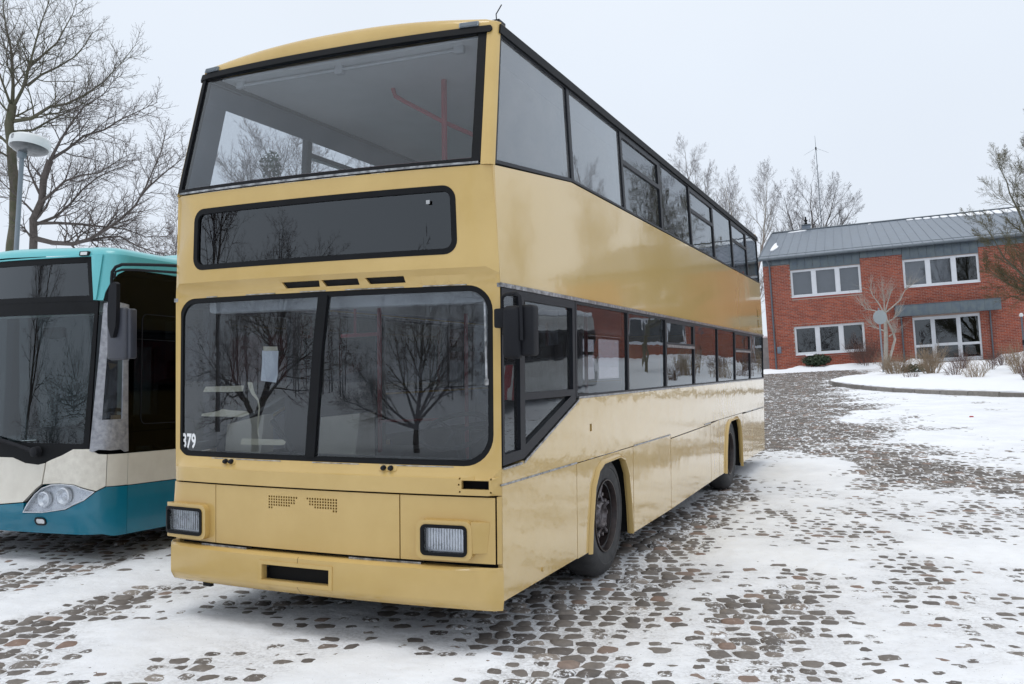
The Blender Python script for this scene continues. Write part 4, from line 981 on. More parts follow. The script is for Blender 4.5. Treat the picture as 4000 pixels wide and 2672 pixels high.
# ------------------------------------------------------------------ the low city bus on the left
def build_city_bus():
    root = thing('city_bus', 'low teal and cream city bus with a duct taped corner window', 'bus', (-4.275, .93, .0))
    root.rotation_euler = (-.022, 0, 0)
    AQ = [(0, 0)]
    n = 60
    for k in range(1, n + 1):
        t = math.pi / 2 * k / n; t0 = math.pi / 2 * (k - 1) / n
        AQ.append((AQ[-1][0] + math.hypot(.275 * (math.sin(t) - math.sin(t0)), .32 * (math.cos(t0) - math.cos(t))), t))
    AL = AQ[-1][0]; U1 = 1.0 + AL
    def cplan(u):
        a = abs(u); sg = 1 if u >= 0 else -1
        if a <= 1.0: return sg * a, .08 * a * a, Vector((sg * .16 * a, -1, 0)).normalized()
        if a <= U1:
            t = interp(a - 1.0, [q[0] for q in AQ], [q[1] for q in AQ])
            nx, ny = math.sin(t) / .275, -math.cos(t) / .32; return sg * (1 + .275 * math.sin(t)), .08 + .32 * (1 - math.cos(t)), Vector((sg * nx, ny, 0)).normalized()
        return sg * 1.275, .40 + a - U1, Vector((sg, 0, 0))
    def B(u, z, d):
        x, y, nn = cplan(u); w = max(0, min(1, (U1 - abs(u)) / .45))
        return Vector((x * interp(z, [0, 2.3, 2.75], [1, 1, .985]), y + w * interp(z, [0, .7, 2.75, 2.9], [0, 0, .15, .17]) - w * interp(z, [.2, .45, .7], [-.02, .04, 0]), z)) + nn * d
    def P(name, outline, holes, m, d0=0, d1=-.03, parent=root, ru=.09, rz=.4, zl=(), smooth=40):
        mb = MB(); panel(mb, outline, holes, B, d0, d1, ru, rz, (), zl); return mb.build(name, m, parent, smooth)
    UE = U1 + 11.4
    sk = [(-1.45, .27), (1.25, .27), (1.34, .245), (1.475, .245), (1.475, .675), (1.28, .68), (1.2, .64), (1.12, .57), (.95, .485), (.7, .45), (.495, .44), (.49, .53), (0, .48), (-.49, .53), (-1.2, .64), (-1.45, .68)]
    P('bumper_cover', sk, [], 'petrol', .004, -.03, rz=.1)
    P('skirt_panel', rect(1.482, UE, .245, .675), [], 'petrol', 0, -.03, ru=1.2)
    P('skirt_panel', rect(-UE, -1.46, .245, .675), [], 'petrol', 0, -.03, ru=1.2)
    top = [(1.28, .965), (1.2, .97), (1.12, 1.015), (.96, 1.012), (.85, .957), (.75, .92), (.60, .868), (.45, .88), (.3, .925), (0, .93)]
    cr = [(0, .49), (.49, .54), (.53, .52), (.60, .62), (.66, .665), (.66, .70), (.70, .90)]
    P('front_flap', [(-.70, .90), (-.66, .67), (-.49, .54), (0, .49), (.48, .538), (.60, .66), (.655, .70), (.675, .885), (.60, .868), (.45, .88), (.3, .925), (-.3, .925), (-.45, .88), (-.6, .868)], [], 'cream', .006, -.03, rz=.1)
    P('corner_panel', [(.668, .70), (.85, .712), (1.0, .705), (1.2, .65), (1.272, .688), (1.272, .965), (1.2, .97), (1.12, 1.015), (.96, 1.012), (.85, .957), (.75, .92), (.688, .893)], [], 'scuffed', .004, -.03, rz=.1)
    P('corner_panel', [(-.70, .893), (-.85, .957), (-.96, 1.01), (-1.28, .97), (-1.45, .965), (-1.45, .69), (-1.2, .65), (-.85, .71), (-.668, .70)], [], 'cream', .004, -.03, rz=.1)
    P('side_panel', rect(1.278, 1.478, .685, .965), [], 'cream', .0, -.03, rz=.2)
    P('side_panel', rect(1.484, UE, .682, .965), [], 'cream', 0, -.03, ru=1.2)
    P('side_panel', rect(-UE, -1.46, .682, .965), [], 'cream', 0, -.03, ru=1.2)
    # headlights and fog lamps
    for sg in (1, -1):
        hl = [(.50, .448), (.535, .525), (.60, .61), (.67, .668), (.76, .70), (.87, .708), (1.0, .70), (1.19, .643), (1.115, .572), (.95, .492), (.72, .455)]
        hl = [(sg * u, z) for u, z in hl]
        if sg < 0: hl = hl[::-1]
        a = P('headlight', hl, [ring(hl, .009)], 'silver', .012, -.03, rz=.1)
        P('reflector', ring(hl, .01), [], 'silver', -.03, -.04, parent=a, rz=.1)
        for cu, cz, r in ((.70, .565, .075), (.90, .60, .082)):
            c = B(sg * cu, cz, -.028); MB().lathe([(0, r), (-.03, r * .96), (-.034, r * .8), (-.012, r * .5), (-.02, r * .3), (-.03, r * .12)], c, 'y', 24).build('lamp_ring', 'silver', a)
        P('lens', ring(hl, .006), [], 'g_lamp', .018, .013, parent=a, rz=.1)
        fo = rr(.62, .742, .34, .412, .034, 6); fo = [(sg * u, z) for u, z in fo]
        if sg < 0: fo = fo[::-1]
        b = P('fog_lamp', fo, [ring(fo, .014)], 'dark', .014, -.01, rz=.1); P('lens', ring(fo, .01), [], 'silver', .01, .0, parent=b, rz=.1)
    # glass band
    wsn = [(-1.06, .96), (-.96, 1.012), (-.85, .957), (-.6, .868), (-.45, .88), (-.3, .925), (.3, .925), (.45, .88), (.6, .868), (.75, .92), (.85, .957), (.96, 1.012), (1.115, 1.015), (1.115, 2.335), (-1.115, 2.335), (-1.115, .99)]
    inner = [(-1.03, 1.06), (1.06, 1.06), (1.075, 2.22), (-1.05, 2.22)]
    P('windscreen_border', wsn, [inner], 'black', .002, -.03, rz=.2)
    P('windscreen', ring(inner, -.02), [], 'g_city', -.006, -.012, rz=.3)
    db = [(-1.05, 2.335), (1.055, 2.335), (1.0, 2.738), (-1.0, 2.738)]
    P('destination_frame', db, [ring(db, .05)], 'black', .004, -.04, rz=.2)
    P('destination_glass', ring(db, .045), [], 'g_dark', -.006, -.012, rz=.2)
    for k in range(26):
        z0 = 2.395 + k * .0118; P('display_line', rect(-.92, .93, z0, z0 + .006), [], mat('dark display', (.03, .033, .033), .6) if k == 0 else bpy.data.materials['dark display'], -.07, -.075, ru=.25)
    P('display_box', ring(db, .02), [], 'void', -.10, -.11, rz=.3)
    tealshape = [(1.062, 2.34), (1.165, 2.335), (1.185, 2.41), (1.235, 2.50), (1.31, 2.575), (1.40, 2.615), (1.52, 2.632), (UE, 2.632), (UE, 2.755), (-UE, 2.755), (-UE, 2.632), (-1.52, 2.632), (-1.4, 2.615), (-1.25, 2.5), (-1.165, 2.335), (-1.062, 2.34), (-1.008, 2.742), (1.008, 2.742)]
    P('roof_edge', tealshape, [], 'teal', .012, -.04, ru=.06, rz=.06)
    # raised fin of the front pillar
    mb = MB(); panel(mb, [(1.075, 2.345), (1.10, 2.345), (1.15, 2.75), (1.02, 2.75)], [], B, .028, .0, .06, .1); mb.build('pillar_crease', 'teal', root, 60)
    P('marker_light', rr(.885, .985, 2.748, 2.79, .008, 3), [], 'dark', .03, -.02, rz=.2)
    P('marker_lens', rr(.90, .97, 2.755, 2.783, .006, 3), [], 'lampwhite', .033, .0, rz=.2)
    sideglass = [(1.475, .968), (UE, .968), (UE, 2.628), (1.52, 2.628), (1.4, 2.61), (1.31, 2.57), (1.235, 2.495), (1.19, 2.41), (1.17, 2.33), (1.475, 2.31)]
    P('side_glass', sideglass, [], 'g_cityside', -.004, -.012, ru=.2, rz=.4)
    P('side_glass_backing', ring(sideglass, .05), [rect(1.6, 2.6, 1.25, 2.2)], 'dark', -.07, -.08, ru=.3, rz=.4)
    P('side_glass', [(-UE, .968), (-1.47, .968), (-1.47, 2.60), (-1.6, 2.628), (-UE, 2.628)], [], 'g_cityside', -.004, -.012, ru=.5)
    P('door_edge', rect(2.95, 2.98, 1.0, 2.6), [], 'plastic', .004, -.01)
    P('window_edge', rr(1.62, 2.62, 1.22, 2.24, .06, 4), [rr(1.628, 2.612, 1.228, 2.232, .055, 4)], 'plastic', .001, -.01)
    P('window_edge', rect(1.475, UE, 2.0, 2.004), [], 'dark', .001, -.01, ru=.5)
    # taped corner window
    t_out = [(1.125, 1.0), (1.15, .988), (1.20, 1.01), (1.30, 1.0), (1.40, 1.005), (1.44, .982), (1.478, .985), (1.466, 1.3), (1.455, 1.75), (1.45, 2.27), (1.44, 2.30), (1.30, 2.322), (1.17, 2.305), (1.155, 1.8), (1.135, 1.3)]
    hole = [(1.215, 1.27), (1.40, 1.275), (1.395, 1.8), (1.385, 2.25), (1.24, 2.25), (1.225, 1.8)]
    P('duct_tape', t_out, [hole], 'duct', .008, -.01, ru=.03, rz=.08, smooth=15)
    P('tape_strip', [(1.145, 1.30), (1.215, 1.28), (1.24, 2.26), (1.182, 2.29)], [], 'duct', .013, .0, ru=.03, rz=.06, smooth=15)
    P('tape_strip', [(1.395, 1.83), (1.455, 1.80), (1.452, 2.27), (1.385, 2.27)], [], 'duct', .013, .0, ru=.03, rz=.05, smooth=15)
    P('tape_strip', [(1.17, 2.25), (1.45, 2.24), (1.44, 2.305), (1.3, 2.325), (1.175, 2.31)], [], 'duct', .015, .0, ru=.03, rz=.05, smooth=15)
    P('tape_strip', [(1.18, 1.02), (1.43, 1.05), (1.42, 1.26), (1.19, 1.25)], [], 'duct', .012, .0, ru=.03, rz=.05, smooth=15)
    P('corner_window', ring(hole, -.01), [], 'g_side', -.008, -.014, rz=.3)
    # wipers
    w = MB().tube([B(.60, .985, .05), B(.3, 1.06, .045), B(-.25, 1.16, .03)], [.022, .016, .012], 6).tube([B(.35, 1.03, .03), B(-.65, 1.20, .02)], .010, 5)
    w.lathe([(0, .05), (-.05, .045), (-.06, .03)], B(.60, .985, .02), 'y', 14); w.build('wiper', 'plastic', root)
    # roof
    mb = MB(); us = [-UE + .9 * k for k in range(13)] + [-U1 + 2 * U1 * k / 32 for k in range(33)] + [U1 + .3 + .9 * k for k in range(13)]
    us = sorted(set(round(max(-UE, min(UE, u)), 3) for u in us)); nu = len(us)
    for z, ins in ((2.74, 0.), (2.775, .012), (2.80, .05), (2.825, .13), (2.842, .28), (2.85, .6), (2.852, 1.0)):
        for u in us:
            p = B(u, z, .01); w_ = max(0, min(1, (U1 + .9 - abs(u)) / .9)); k = 1 - ins / 1.27
            mb.v.append((p.x * k, p.y + ins * .5 * max(0, min(1, (U1 - abs(u)) / .4 + .4)), z + .03 * w_ * (1 - abs(p.x) / 1.6)))
    for i in range(6):
        for k in range(nu - 1): mb.f.append((i * nu + k, i * nu + k + 1, (i + 1) * nu + k + 1, (i + 1) * nu + k))
    mb.build('roof', 'teal', root, 60)
    mb = MB(); y0 = 1.35   # equipment hood on the roof
    prof = [(0, 2.83), (.18, 2.93), (.5, 3.0), (1.0, 3.025), (4.0, 3.03), (4.4, 2.95), (4.6, 2.82)]
    for k, (yy, zz) in enumerate(prof):
        for (fx, fz) in ((-1, 0), (-.97, .55), (-.8, 1), (.8, 1), (.97, .55), (1, 0)): mb.v.append((fx * 1.02, y0 + yy + (.0 if abs(fx) < .9 else .03), 2.80 + (zz - 2.80) * fz))
    for i in range(len(prof) - 1):
        for k in range(5): mb.f.append((i * 6 + k, i * 6 + k + 1, (i + 1) * 6 + k + 1, (i + 1) * 6 + k))
    mb.f += [tuple(range(6)), tuple(range(36, 42))]
    mb.build('roof_hood', 'teal', root, 30)
    mb = MB().add([(1.025, 1.62, 2.83), (1.03, 2.25, 2.83), (1.0, 2.2, 2.985), (1.01, 1.75, 2.93)], [(0, 1, 2, 3)])
    mb2 = MB().hexa([(1.0, 1.62, 2.83), (1.0, 2.25, 2.83), (1.03, 2.25, 2.83), (1.03, 1.62, 2.83), (.9, 1.78, 2.96), (.9, 2.2, 3.0), (1.012, 2.2, 2.97), (1.016, 1.78, 2.91)]); mb2.build('hood_grille', 'dark', root)
    MB().lathe([(0, .022), (.02, .018), (.10, .008), (.17, .003)], (1.12, 2.05, 2.80), 'z', 8).build('roof_antenna', 'plastic', root)
    # inside
    MB().box(-1.2, 1.2, .3, 11.5, .30, .36).build('floor', 'floor', root)
    MB().box(-1.2, 1.2, .4, 11.5, 2.60, 2.63).build('ceiling', 'lining', root)
    mb = MB().bbox(-1.05, 1.05, .24, .75, .90, 1.02, .04).bbox(.15, 1.0, .35, .8, 1.0, 1.18, .05); mb.build('dashboard', 'plastic', root)
    mb = MB(); c0 = Vector((.45, .85, 1.22)); ax = Vector((0, -.5, .87)); ex = Vector((1, 0, 0)); ey = ax.cross(ex)
    mb.tube([c0 + (ex * math.cos(t) + ey * math.sin(t)) * .23 for t in [k * math.pi / 12 for k in range(25)]], .018, 6)
    for t in (.5, 2.6, 4.7): mb.tube([c0, c0 + (ex * math.cos(t) + ey * math.sin(t)) * .23], .015, 5)
    mb.build('steering_wheel', 'plastic', root)
    mb = MB().bbox(.25, .75, 1.3, 1.8, .75, .9, .05).bbox(.27, .73, 1.75, 1.88, .9, 1.65, .05).bbox(.4, .6, 1.76, 1.86, 1.65, 1.85, .03); mb.build('driver_seat', 'seat', root)
    MB().bbox(.02, .50, 1.45, 1.5, .9, 1.98, .02).build('screen_wall', mat('pale green screen', (.62, .70, .66), .5), root)
    MB().box(.05, 1.15, 2.1, 2.14, .36, 2.3).build('cab_wall', 'lining', root)
    MB().box(-1.15, 1.1, .38, .62, 2.25, 2.42).build('blind_box', 'lining', root)
    mb = MB().bbox(.28, .55, .30, .36, 2.02, 2.12, .02); mb.build('inner_mirror', 'plastic', root)
    MB().bbox(.96, 1.22, .5, .9, 1.20, 1.30, .004).build('box', mat('cardboard', (.45, .33, .22), .8), root)
    MB().box(-1.1, 1.1, .35, 11.4, .22, .30).build('underframe', 'void', root)
    for y in (2.75, 8.6):
        for sg in (1, -1):
            w = MB().lathe([(sg * (.98), .44), (sg * 1.0, .475), (sg * 1.22, .475), (sg * 1.245, .42), (sg * 1.24, .28), (sg * 1.2, .27)], (0, y, .475), 'x', 32, cap=False).build('wheel', 'tyre', root)
            MB().lathe([(sg * 1.2, .28), (sg * 1.16, .2), (sg * 1.2, .12), (sg * 1.22, .02)], (0, y, .475), 'x', 24, cap=False).build('rim', 'hub', w)
    MB().box(-1.2, 1.2, 11.4 + .35, 11.4 + .40, .3, 2.75).build('rear_panel', 'teal', root)
    return root
build_city_bus()
# ------------------------------------------------------------------ the brick house
HLEN = 22.0; RB = 12.0; ZE = 6.20; ZR = 9.46
def build_house():
    root = thing('brick_house', 'red brick house with grey metal roof and white windows beyond the yard', 'house', mtx=tilt_matrix((-3.43, 46.62, 1.28), .055))
    def W(x, z, d): return Vector((x, -d, z))          # d outwards from the facade
    def P(name, outline, holes, m, d0, d1, parent=root, ru=3., rz=3., smooth=30):
        mb = MB(); panel(mb, outline, holes, W, d0, d1, ru, rz); return mb.build(name, m, parent, smooth)
    wins = [(1.41, 4.98, 3.96, 5.46), (7.04, 10.62, 3.985, 5.47), (1.41, 4.96, .83, 2.385), (14.2, 17.8, 3.97, 5.46), (14.2, 17.8, .83, 2.385)]
    door = (7.31, 10.46, .06, 2.42); rec = (6.74, 10.92)
    holes = [rect(a, b, c, d) for a, b, c, d in wins] + [rect(door[0], door[1], -.05, door[3])]
    P('wall', [(0, -.6), (HLEN, -.6), (HLEN, 5.80), (0, 5.80)], [holes[0], holes[1], holes[2], holes[3], holes[4], rect(door[0], door[1], .0, door[3])], 'mortar', 0, -.30)
    # other sides of the house
    MB().box(0, .30, .30, 24, -.6, 5.9).build('wall', 'brick_plain', root); MB().box(HLEN - .3, HLEN, .30, 24, -.6, 5.9).build('wall', 'brick_plain', root); MB().box(.3, HLEN - .3, 23.7, 24, -.6, 5.9).build('wall', 'brick_plain', root)
    for x in (0.02, HLEN - .3):
        mb = MB(); b = [(x, .2, 5.9), (x, 24, 5.9), (x, RB, ZR - .12)]; mb.add(b + [(p[0] + .28, p[1], p[2]) for p in b], [(0, 1, 2), (5, 4, 3), (0, 3, 4, 1), (1, 4, 5, 2), (2, 5, 3, 0)]); mb.build('gable', 'brick_plain', root)
    # bricks, course by course
    def blocked(x0, x1, z0, z1):
        for a, b, c, d in wins:
            if x1 > a - .005 and x0 < b + .005 and z1 > c - .075 and z0 < d + .005: return True
        a, b, c, d = door
        return x1 > a - .003 and x0 < b + .003 and z0 < d + .01
    BL, BH, PX, PZ = .237, .068, .249, .0815
    cells = []
    nz = int(5.80 / PZ)
    for j in range(-3, nz + 1):
        z0 = j * PZ; z1 = z0 + BH
        if z1 > 5.80: continue
        off = (j % 2) * PX / 2 + (j % 3) * .01
        i0 = -1
        x = -off
        while x < HLEN:
            a, b = max(x, .002), min(x + BL, HLEN - .002); x += PX
            if b - a < .06: continue
            # cut the brick at openings
            segs = [(a, b)]
            for (wa, wb, wc, wd) in wins + [(door[0], door[1], -1, door[3])]:
                lo, hi = (wc - .072, wd + .118)
                if z1 > lo and z0 < hi:
                    ns = []
                    for s, e in segs:
                        if e <= wa or s >= wb: ns.append((s, e)); continue
                        if s < wa - .03: ns.append((s, wa - .004))
                        if e > wb + .03: ns.append((wb + .004, e))
                    segs = ns
            for s, e in segs:
                if e - s > .05: cells.append((s, e, z0, z1, 0))
    # upright soldier bricks over the windows, header sills below
    for (a, b, c, d) in [wins[2], wins[4]]:
        x = a
        while x < b - .04: cells.append((x, min(x + .068, b), d + .008, d + .115, 1)); x += .0815
    for x in np.arange(.0, 1.40, .0815).tolist() + np.arange(5.0, 7.0, .0815).tolist() + np.arange(10.66, 14.1, .0815).tolist():
        pass
    def brick_mesh(w, hgt, name='brick'):
        c = .006; d = .012
        mb = MB(); v = [(0, .002, 0), (w, .002, 0), (w, .002, hgt), (0, .002, hgt), (c, -d, c), (w - c, -d, c), (w - c, -d, hgt - c), (c, -d, hgt - c)]
        mb.add(v, [(4, 5, 6, 7), (0, 1, 5, 4), (1, 2, 6, 5), (2, 3, 7, 6), (3, 0, 4, 7)]); return mb
    full = brick_mesh(BL, BH).mesh('brick', 'brick', 0)
    cand = [c for c in cells if abs((c[1] - c[0]) - BL) < 1e-4 and c[4] == 0 and 0 < c[0] < 12 and c[2] > .1]
    cand.sort(key=lambda c: abs(c[0] - 5.9) + abs(c[2] - 3.1) * 1.2)
    chosen = set(cand[:300])
    big = MB(); tone = []
    for c in cells:
        if c in chosen:
            o = link('brick', full, root, loc=(c[0], R.uniform(-.003, .003), c[2])); continue
        m = brick_mesh(c[1] - c[0], c[3] - c[2]); dy = R.uniform(-.003, .003); t = R.random()
        big.add([(x + c[0], y + dy, z + c[2]) for x, y, z in m.v], m.f); tone += [t] * 8
    me = big.mesh('brickwork', 'brick', 0, False); a = me.attributes.new('tone', 'FLOAT', 'POINT'); a.data.foreach_set('value', np.array(tone, np.float32))
    link('brickwork', me, root, kind='stuff')
    # header sills
    for (a, b, c, d) in wins:
        MB().box(a - .02, b + .02, -.03, .12, c - .07, c - .006).build('sill', 'brick_plain', root)
        MB().bbox(a - .0, b + .0, -.05, .10, c - .006, c + .05, .006).build('window_sill', 'upvc', root)
    # windows
    for wi, (a, b, c, d) in enumerate(wins):
        w = b - a; m1, m2 = a + w * .335, a + w * .672; f = .075
        fr = P('window', rect(a + .003, b - .003, c + .05, d - .003), [rect(a + f, m1 - .09, c + .12, d - f), rect(m1 + .09, m2 - .09, c + .12, d - f), rect(m2 + .09, b - f, c + .12, d - f)], 'upvc', -.08, -.15)
        for (p, q) in ((a + f, m1 - .09), (m1 + .09, m2 - .09), (m2 + .09, b - f)):
            P('sash', rect(p - .012, q + .012, c + .108, d - f + .012), [rect(p + .035, q - .035, c + .155, d - f - .035)], 'upvc', -.095, -.14, fr)
            P('pane', rect(p + .02, q - .02, c + .14, d - f - .02), [], 'g_house_pale' if wi in (0, 1) else 'g_house', -.11, -.118, fr)
        if wi in (0, 1): P('blind', rect(a + .05, b - .05 if wi == 0 else m2, c + .06, d - .05), [], 'blind', -.26, -.27)
        MB().box(a - .3, b + .3, 2.2, 2.3, c - .9, d + .3).build('room_wall', 'room', root)
    # door with side lights
    a, b, c, d = door; m1, m2 = 8.25, 9.46
    dr = P('door', rect(a + .003, b - .003, c, d - .003), [rect(a + .09, m1 - .09, .25, .86), rect(a + .09, m1 - .09, .99, d - .13), rect(m1 + .11, m2 - .10, .25, .90), rect(m1 + .11, m2 - .10, 1.02, d - .16), rect(m2 + .10, b - .09, .25, .86), rect(m2 + .10, b - .09, .99, d - .13)], 'upvc', -.04, -.12)
    P('door_leaf', rect(m1 + .015, m2 - .015, c + .01, d - .06), [rect(m1 + .09, m2 - .08, .23, .88), rect(m1 + .09, m2 - .08, 1.0, d - .14)], 'upvc', -.025, -.07, dr)
    for p, q, r_, s in ((a + .08, m1 - .08, .24, d - .12), (m1 + .10, m2 - .09, .24, d - .15), (m2 + .09, b - .08, .24, d - .12)): P('pane', rect(p, q, r_, s), [], 'g_house', -.08, -.09, dr)
    MB().tube([(m1 + .17, .02, .86), (m1 + .17, -.05, .86), (m1 + .17, -.055, 1.22), (m1 + .17, .02, 1.22)], .016, 6).build('door_handle', 'alu', dr)
    MB().box(6.8, 10.9, 3.5, 3.6, 0, 2.6).build('room_wall', 'room', root)
    MB().bbox(7.0, 10.8, -.9, .02, -.35, .05, .015).build('door_step', 'kerb', root)
    # canopy: grey boards with upright seams
    MB().bbox(6.49, 11.33, -1.0, -.001, 2.50, 3.0, .01).build('canopy', 'zinc', root)
    can = root.children[-1]
    for k in range(13): MB().bbox(6.50 + k * .3715, 6.50 + k * .3715 + .364, -1.012, -.998, 2.47, 3.02, .003).build('canopy_panel', 'zinc_blue', can)
    MB().box(6.47, 11.35, -1.03, 0, 3.02, 3.05).build('canopy_edge', 'gutter', can)
    for x in (6.78, 10.92): MB().tube([(x, -.09, 2.5), (x, -.09, -.1)], .04, 8).build('downpipe', 'gutter', root)
    # eaves: zinc boards, deeper over the windows
    def fascia(x0, x1, z0, z1, name='fascia_panel'):
        n = max(1, round((x1 - x0) / .42)); s = (x1 - x0) / n
        for k in range(n): MB().bbox(x0 + k * s + .004, x0 + (k + 1) * s - .004, -.05, -.004, z0, z1, .004).build(name, 'zinc_blue', root)
    fascia(0.0, 1.40, 5.815, 6.12); fascia(1.41, 4.98, 5.475, 6.12); fascia(4.99, 7.03, 5.76, 6.12); fascia(7.04, 10.62, 5.485, 6.12); fascia(10.63, 14.19, 5.76, 6.12); fascia(14.2, 17.8, 5.475, 6.12); fascia(17.81, HLEN, 5.76, 6.12)
    # roof sheets between standing seams
    sl = (ZR - ZE) / (RB + .35)
    n = 46; s = (HLEN + .3) / n
    for sgn in (1, -1):
        for k in range(n):
            x0 = -.15 + k * s; mb = MB(); y0 = -.35 if sgn > 0 else RB * 2 + .35
            mb.hexa([(x0, y0, ZE - .02), (x0 + s, y0, ZE - .02), (x0 + s, RB, ZR - .02), (x0, RB, ZR - .02), (x0, y0, ZE), (x0 + s, y0, ZE), (x0 + s, RB, ZR), (x0, RB, ZR)])
            mb.hexa([(x0 - .012, y0, ZE), (x0 + .012, y0, ZE), (x0 + .012, RB, ZR), (x0 - .012, RB, ZR), (x0 - .008, y0, ZE + .024), (x0 + .008, y0, ZE + .024), (x0 + .008, RB, ZR + .024), (x0 - .008, RB, ZR + .024)])
            if sgn > 0: mb.build('roof_sheet', 'zinc', root, 0)
            elif k == 0:
                MB().add([(-.15, y0, ZE), (HLEN + .15, y0, ZE), (HLEN + .15, RB, ZR), (-.15, RB, ZR), (-.15, y0, ZE - .05), (HLEN + .15, y0, ZE - .05), (HLEN + .15, RB, ZR - .05), (-.15, RB, ZR - .05)], [(0, 1, 2, 3), (4, 5, 6, 7), (0, 1, 5, 4), (1, 2, 6, 5), (2, 3, 7, 6), (3, 0, 4, 7)]).build('rear_roof', 'zinc', root)
    MB().tube([(-.17, RB, ZR + .03), (HLEN + .17, RB, ZR + .03)], .06, 8).build('ridge_cap', 'gutter', root)
    MB().tube([(-.2, -.36, ZE - .01), (-.2, RB, ZR + .0)], .05, 6).build('verge_trim', 'gutter', root)
    mb = MB(); 
    mb.tube([(-.2, -.43, 6.13), (HLEN + .2, -.43, 6.13)], .075, 10); mb.build('gutter', 'gutter', root)
    MB().tube([(-.15, -.36, ZE + .12), (HLEN, -.36, ZE + .12)], .018, 6).build('snow_guard', 'gutter', root)
    MB().tube([(.26, -.40, 6.1), (.34, -.2, 5.95), (.36, -.07, 5.75), (.36, -.07, -.3)], .05, 8).build('downpipe', 'gutter', root)
    for z in (1.6, 3.4, 5.0): MB().box(.30, .42, -.13, -.01, z, z + .04).build('pipe_clip', 'gutter', root)
    MB().bbox(.47, .68, -.09, -.012, 1.0, 1.36, .01).build('meter_box', 'zinc', root)
    # chimney
    ch = MB().bbox(1.75, 2.30, 12.3, 12.9, 8.9, 9.82, .01).build('chimney', 'zinc', root)
    MB().bbox(1.72, 2.33, 12.27, 12.93, 9.82, 9.90, .01).build('chimney_cap', 'gutter', ch)
    MB().lathe([(9.9, .10), (10.05, .10), (10.07, .06), (10.12, .06), (10.14, .11), (10.22, .11), (10.24, .05), (10.45, .05)], (2.02, 12.6, 0), 'z', 10).build('chimney_cowl', 'void', ch)
    # snow left on the roof
    def rsnow(pts, th=.05):
        mb = MB()
        def fr_(x, t, d):
            y = -.35 + t * (RB + .35); z = ZE + t * (ZR - ZE)
            return Vector((x, y, z + (.01 if d < -.1 else .02 + th * (.6 + .8 * float(fbm(x * 3, t * 30, 1, 3))))))
        panel(mb, pts, [], fr_, 0, -1, .25, .06); mb.build('roof_snow', 'snow_clean', root, 50)
    return root, rsnow
HOUSE, rsnow = build_house()
rsnow([(.28, .23), (.42, .21), (.62, .30), (.66, .36), (.55, .39), (.46, .50), (.36, .47), (.30, .33)], .06)
rsnow([(.9, .925), (1.3, .93), (1.95, .945), (2.05, .965), (1.6, .965), (1.0, .952)], .04)
for k in range(20):
    x0 = -.15 + (17 + k) * .4848 + .02
    if x0 > 20: break
    dep = min(.15, .025 + .012 * k); t1 = .955 - R.uniform(0, .01)
    rsnow([(x0 + .03, t1), (x0 + .02, t1 - dep * .8), (x0 + .10, t1 - dep), (x0 + .26, t1 - dep * R.uniform(.95, 1.15)), (x0 + .40, t1 - dep * .9), (x0 + .43, t1 - .01), (x0 + .3, t1 + .012)], .04)
rsnow([(5.85, .932), (6.0, .93), (6.02, .945), (5.88, .947)], .03)

# aerial mast behind the ridge, white render wall and shed wall at the left of the house
mast = thing('aerial_mast', 'thin aerial mast with drooping rods behind the house roof', 'mast', mtx=tilt_matrix((-1.2, 59.8, 1.9)))
MB().tube([(0, 0, 0), (0, 0, 14.4)], [.035, .022], 6).build('mast_pole', 'gutter', mast)
MB().tube([(0, 0, 14.4), (-.01, 0, 15.3)], [.018, .008], 5).build('whip', 'gutter', mast)
for a in (.2, 1.8, 3.3, 4.9): MB().tube([(0, 0, 14.45), (.8 * math.cos(a), .8 * math.sin(a), 14.05)], .006, 4).build('radial_rod', 'gutter', mast)
MB().lathe([(14.3, .03), (14.36, .05), (14.5, .05), (14.54, .02)], (0, 0, 0), 'z', 8).build('mast_joint', 'dark', mast)
gw = thing('garden_wall', 'low grey rendered wall with snow on top beside the house', 'wall', mtx=tilt_matrix((-9.5, 53, 1.0)))
MB().bbox(0, 7.0, 0, .3, -.5, 2.1, .02).build('wall_body', 'wall_grey', gw); MB().bbox(-.02, 7.02, -.04, .34, 2.1, 2.22, .05).build('snow_cap', 'snow_clean', gw)
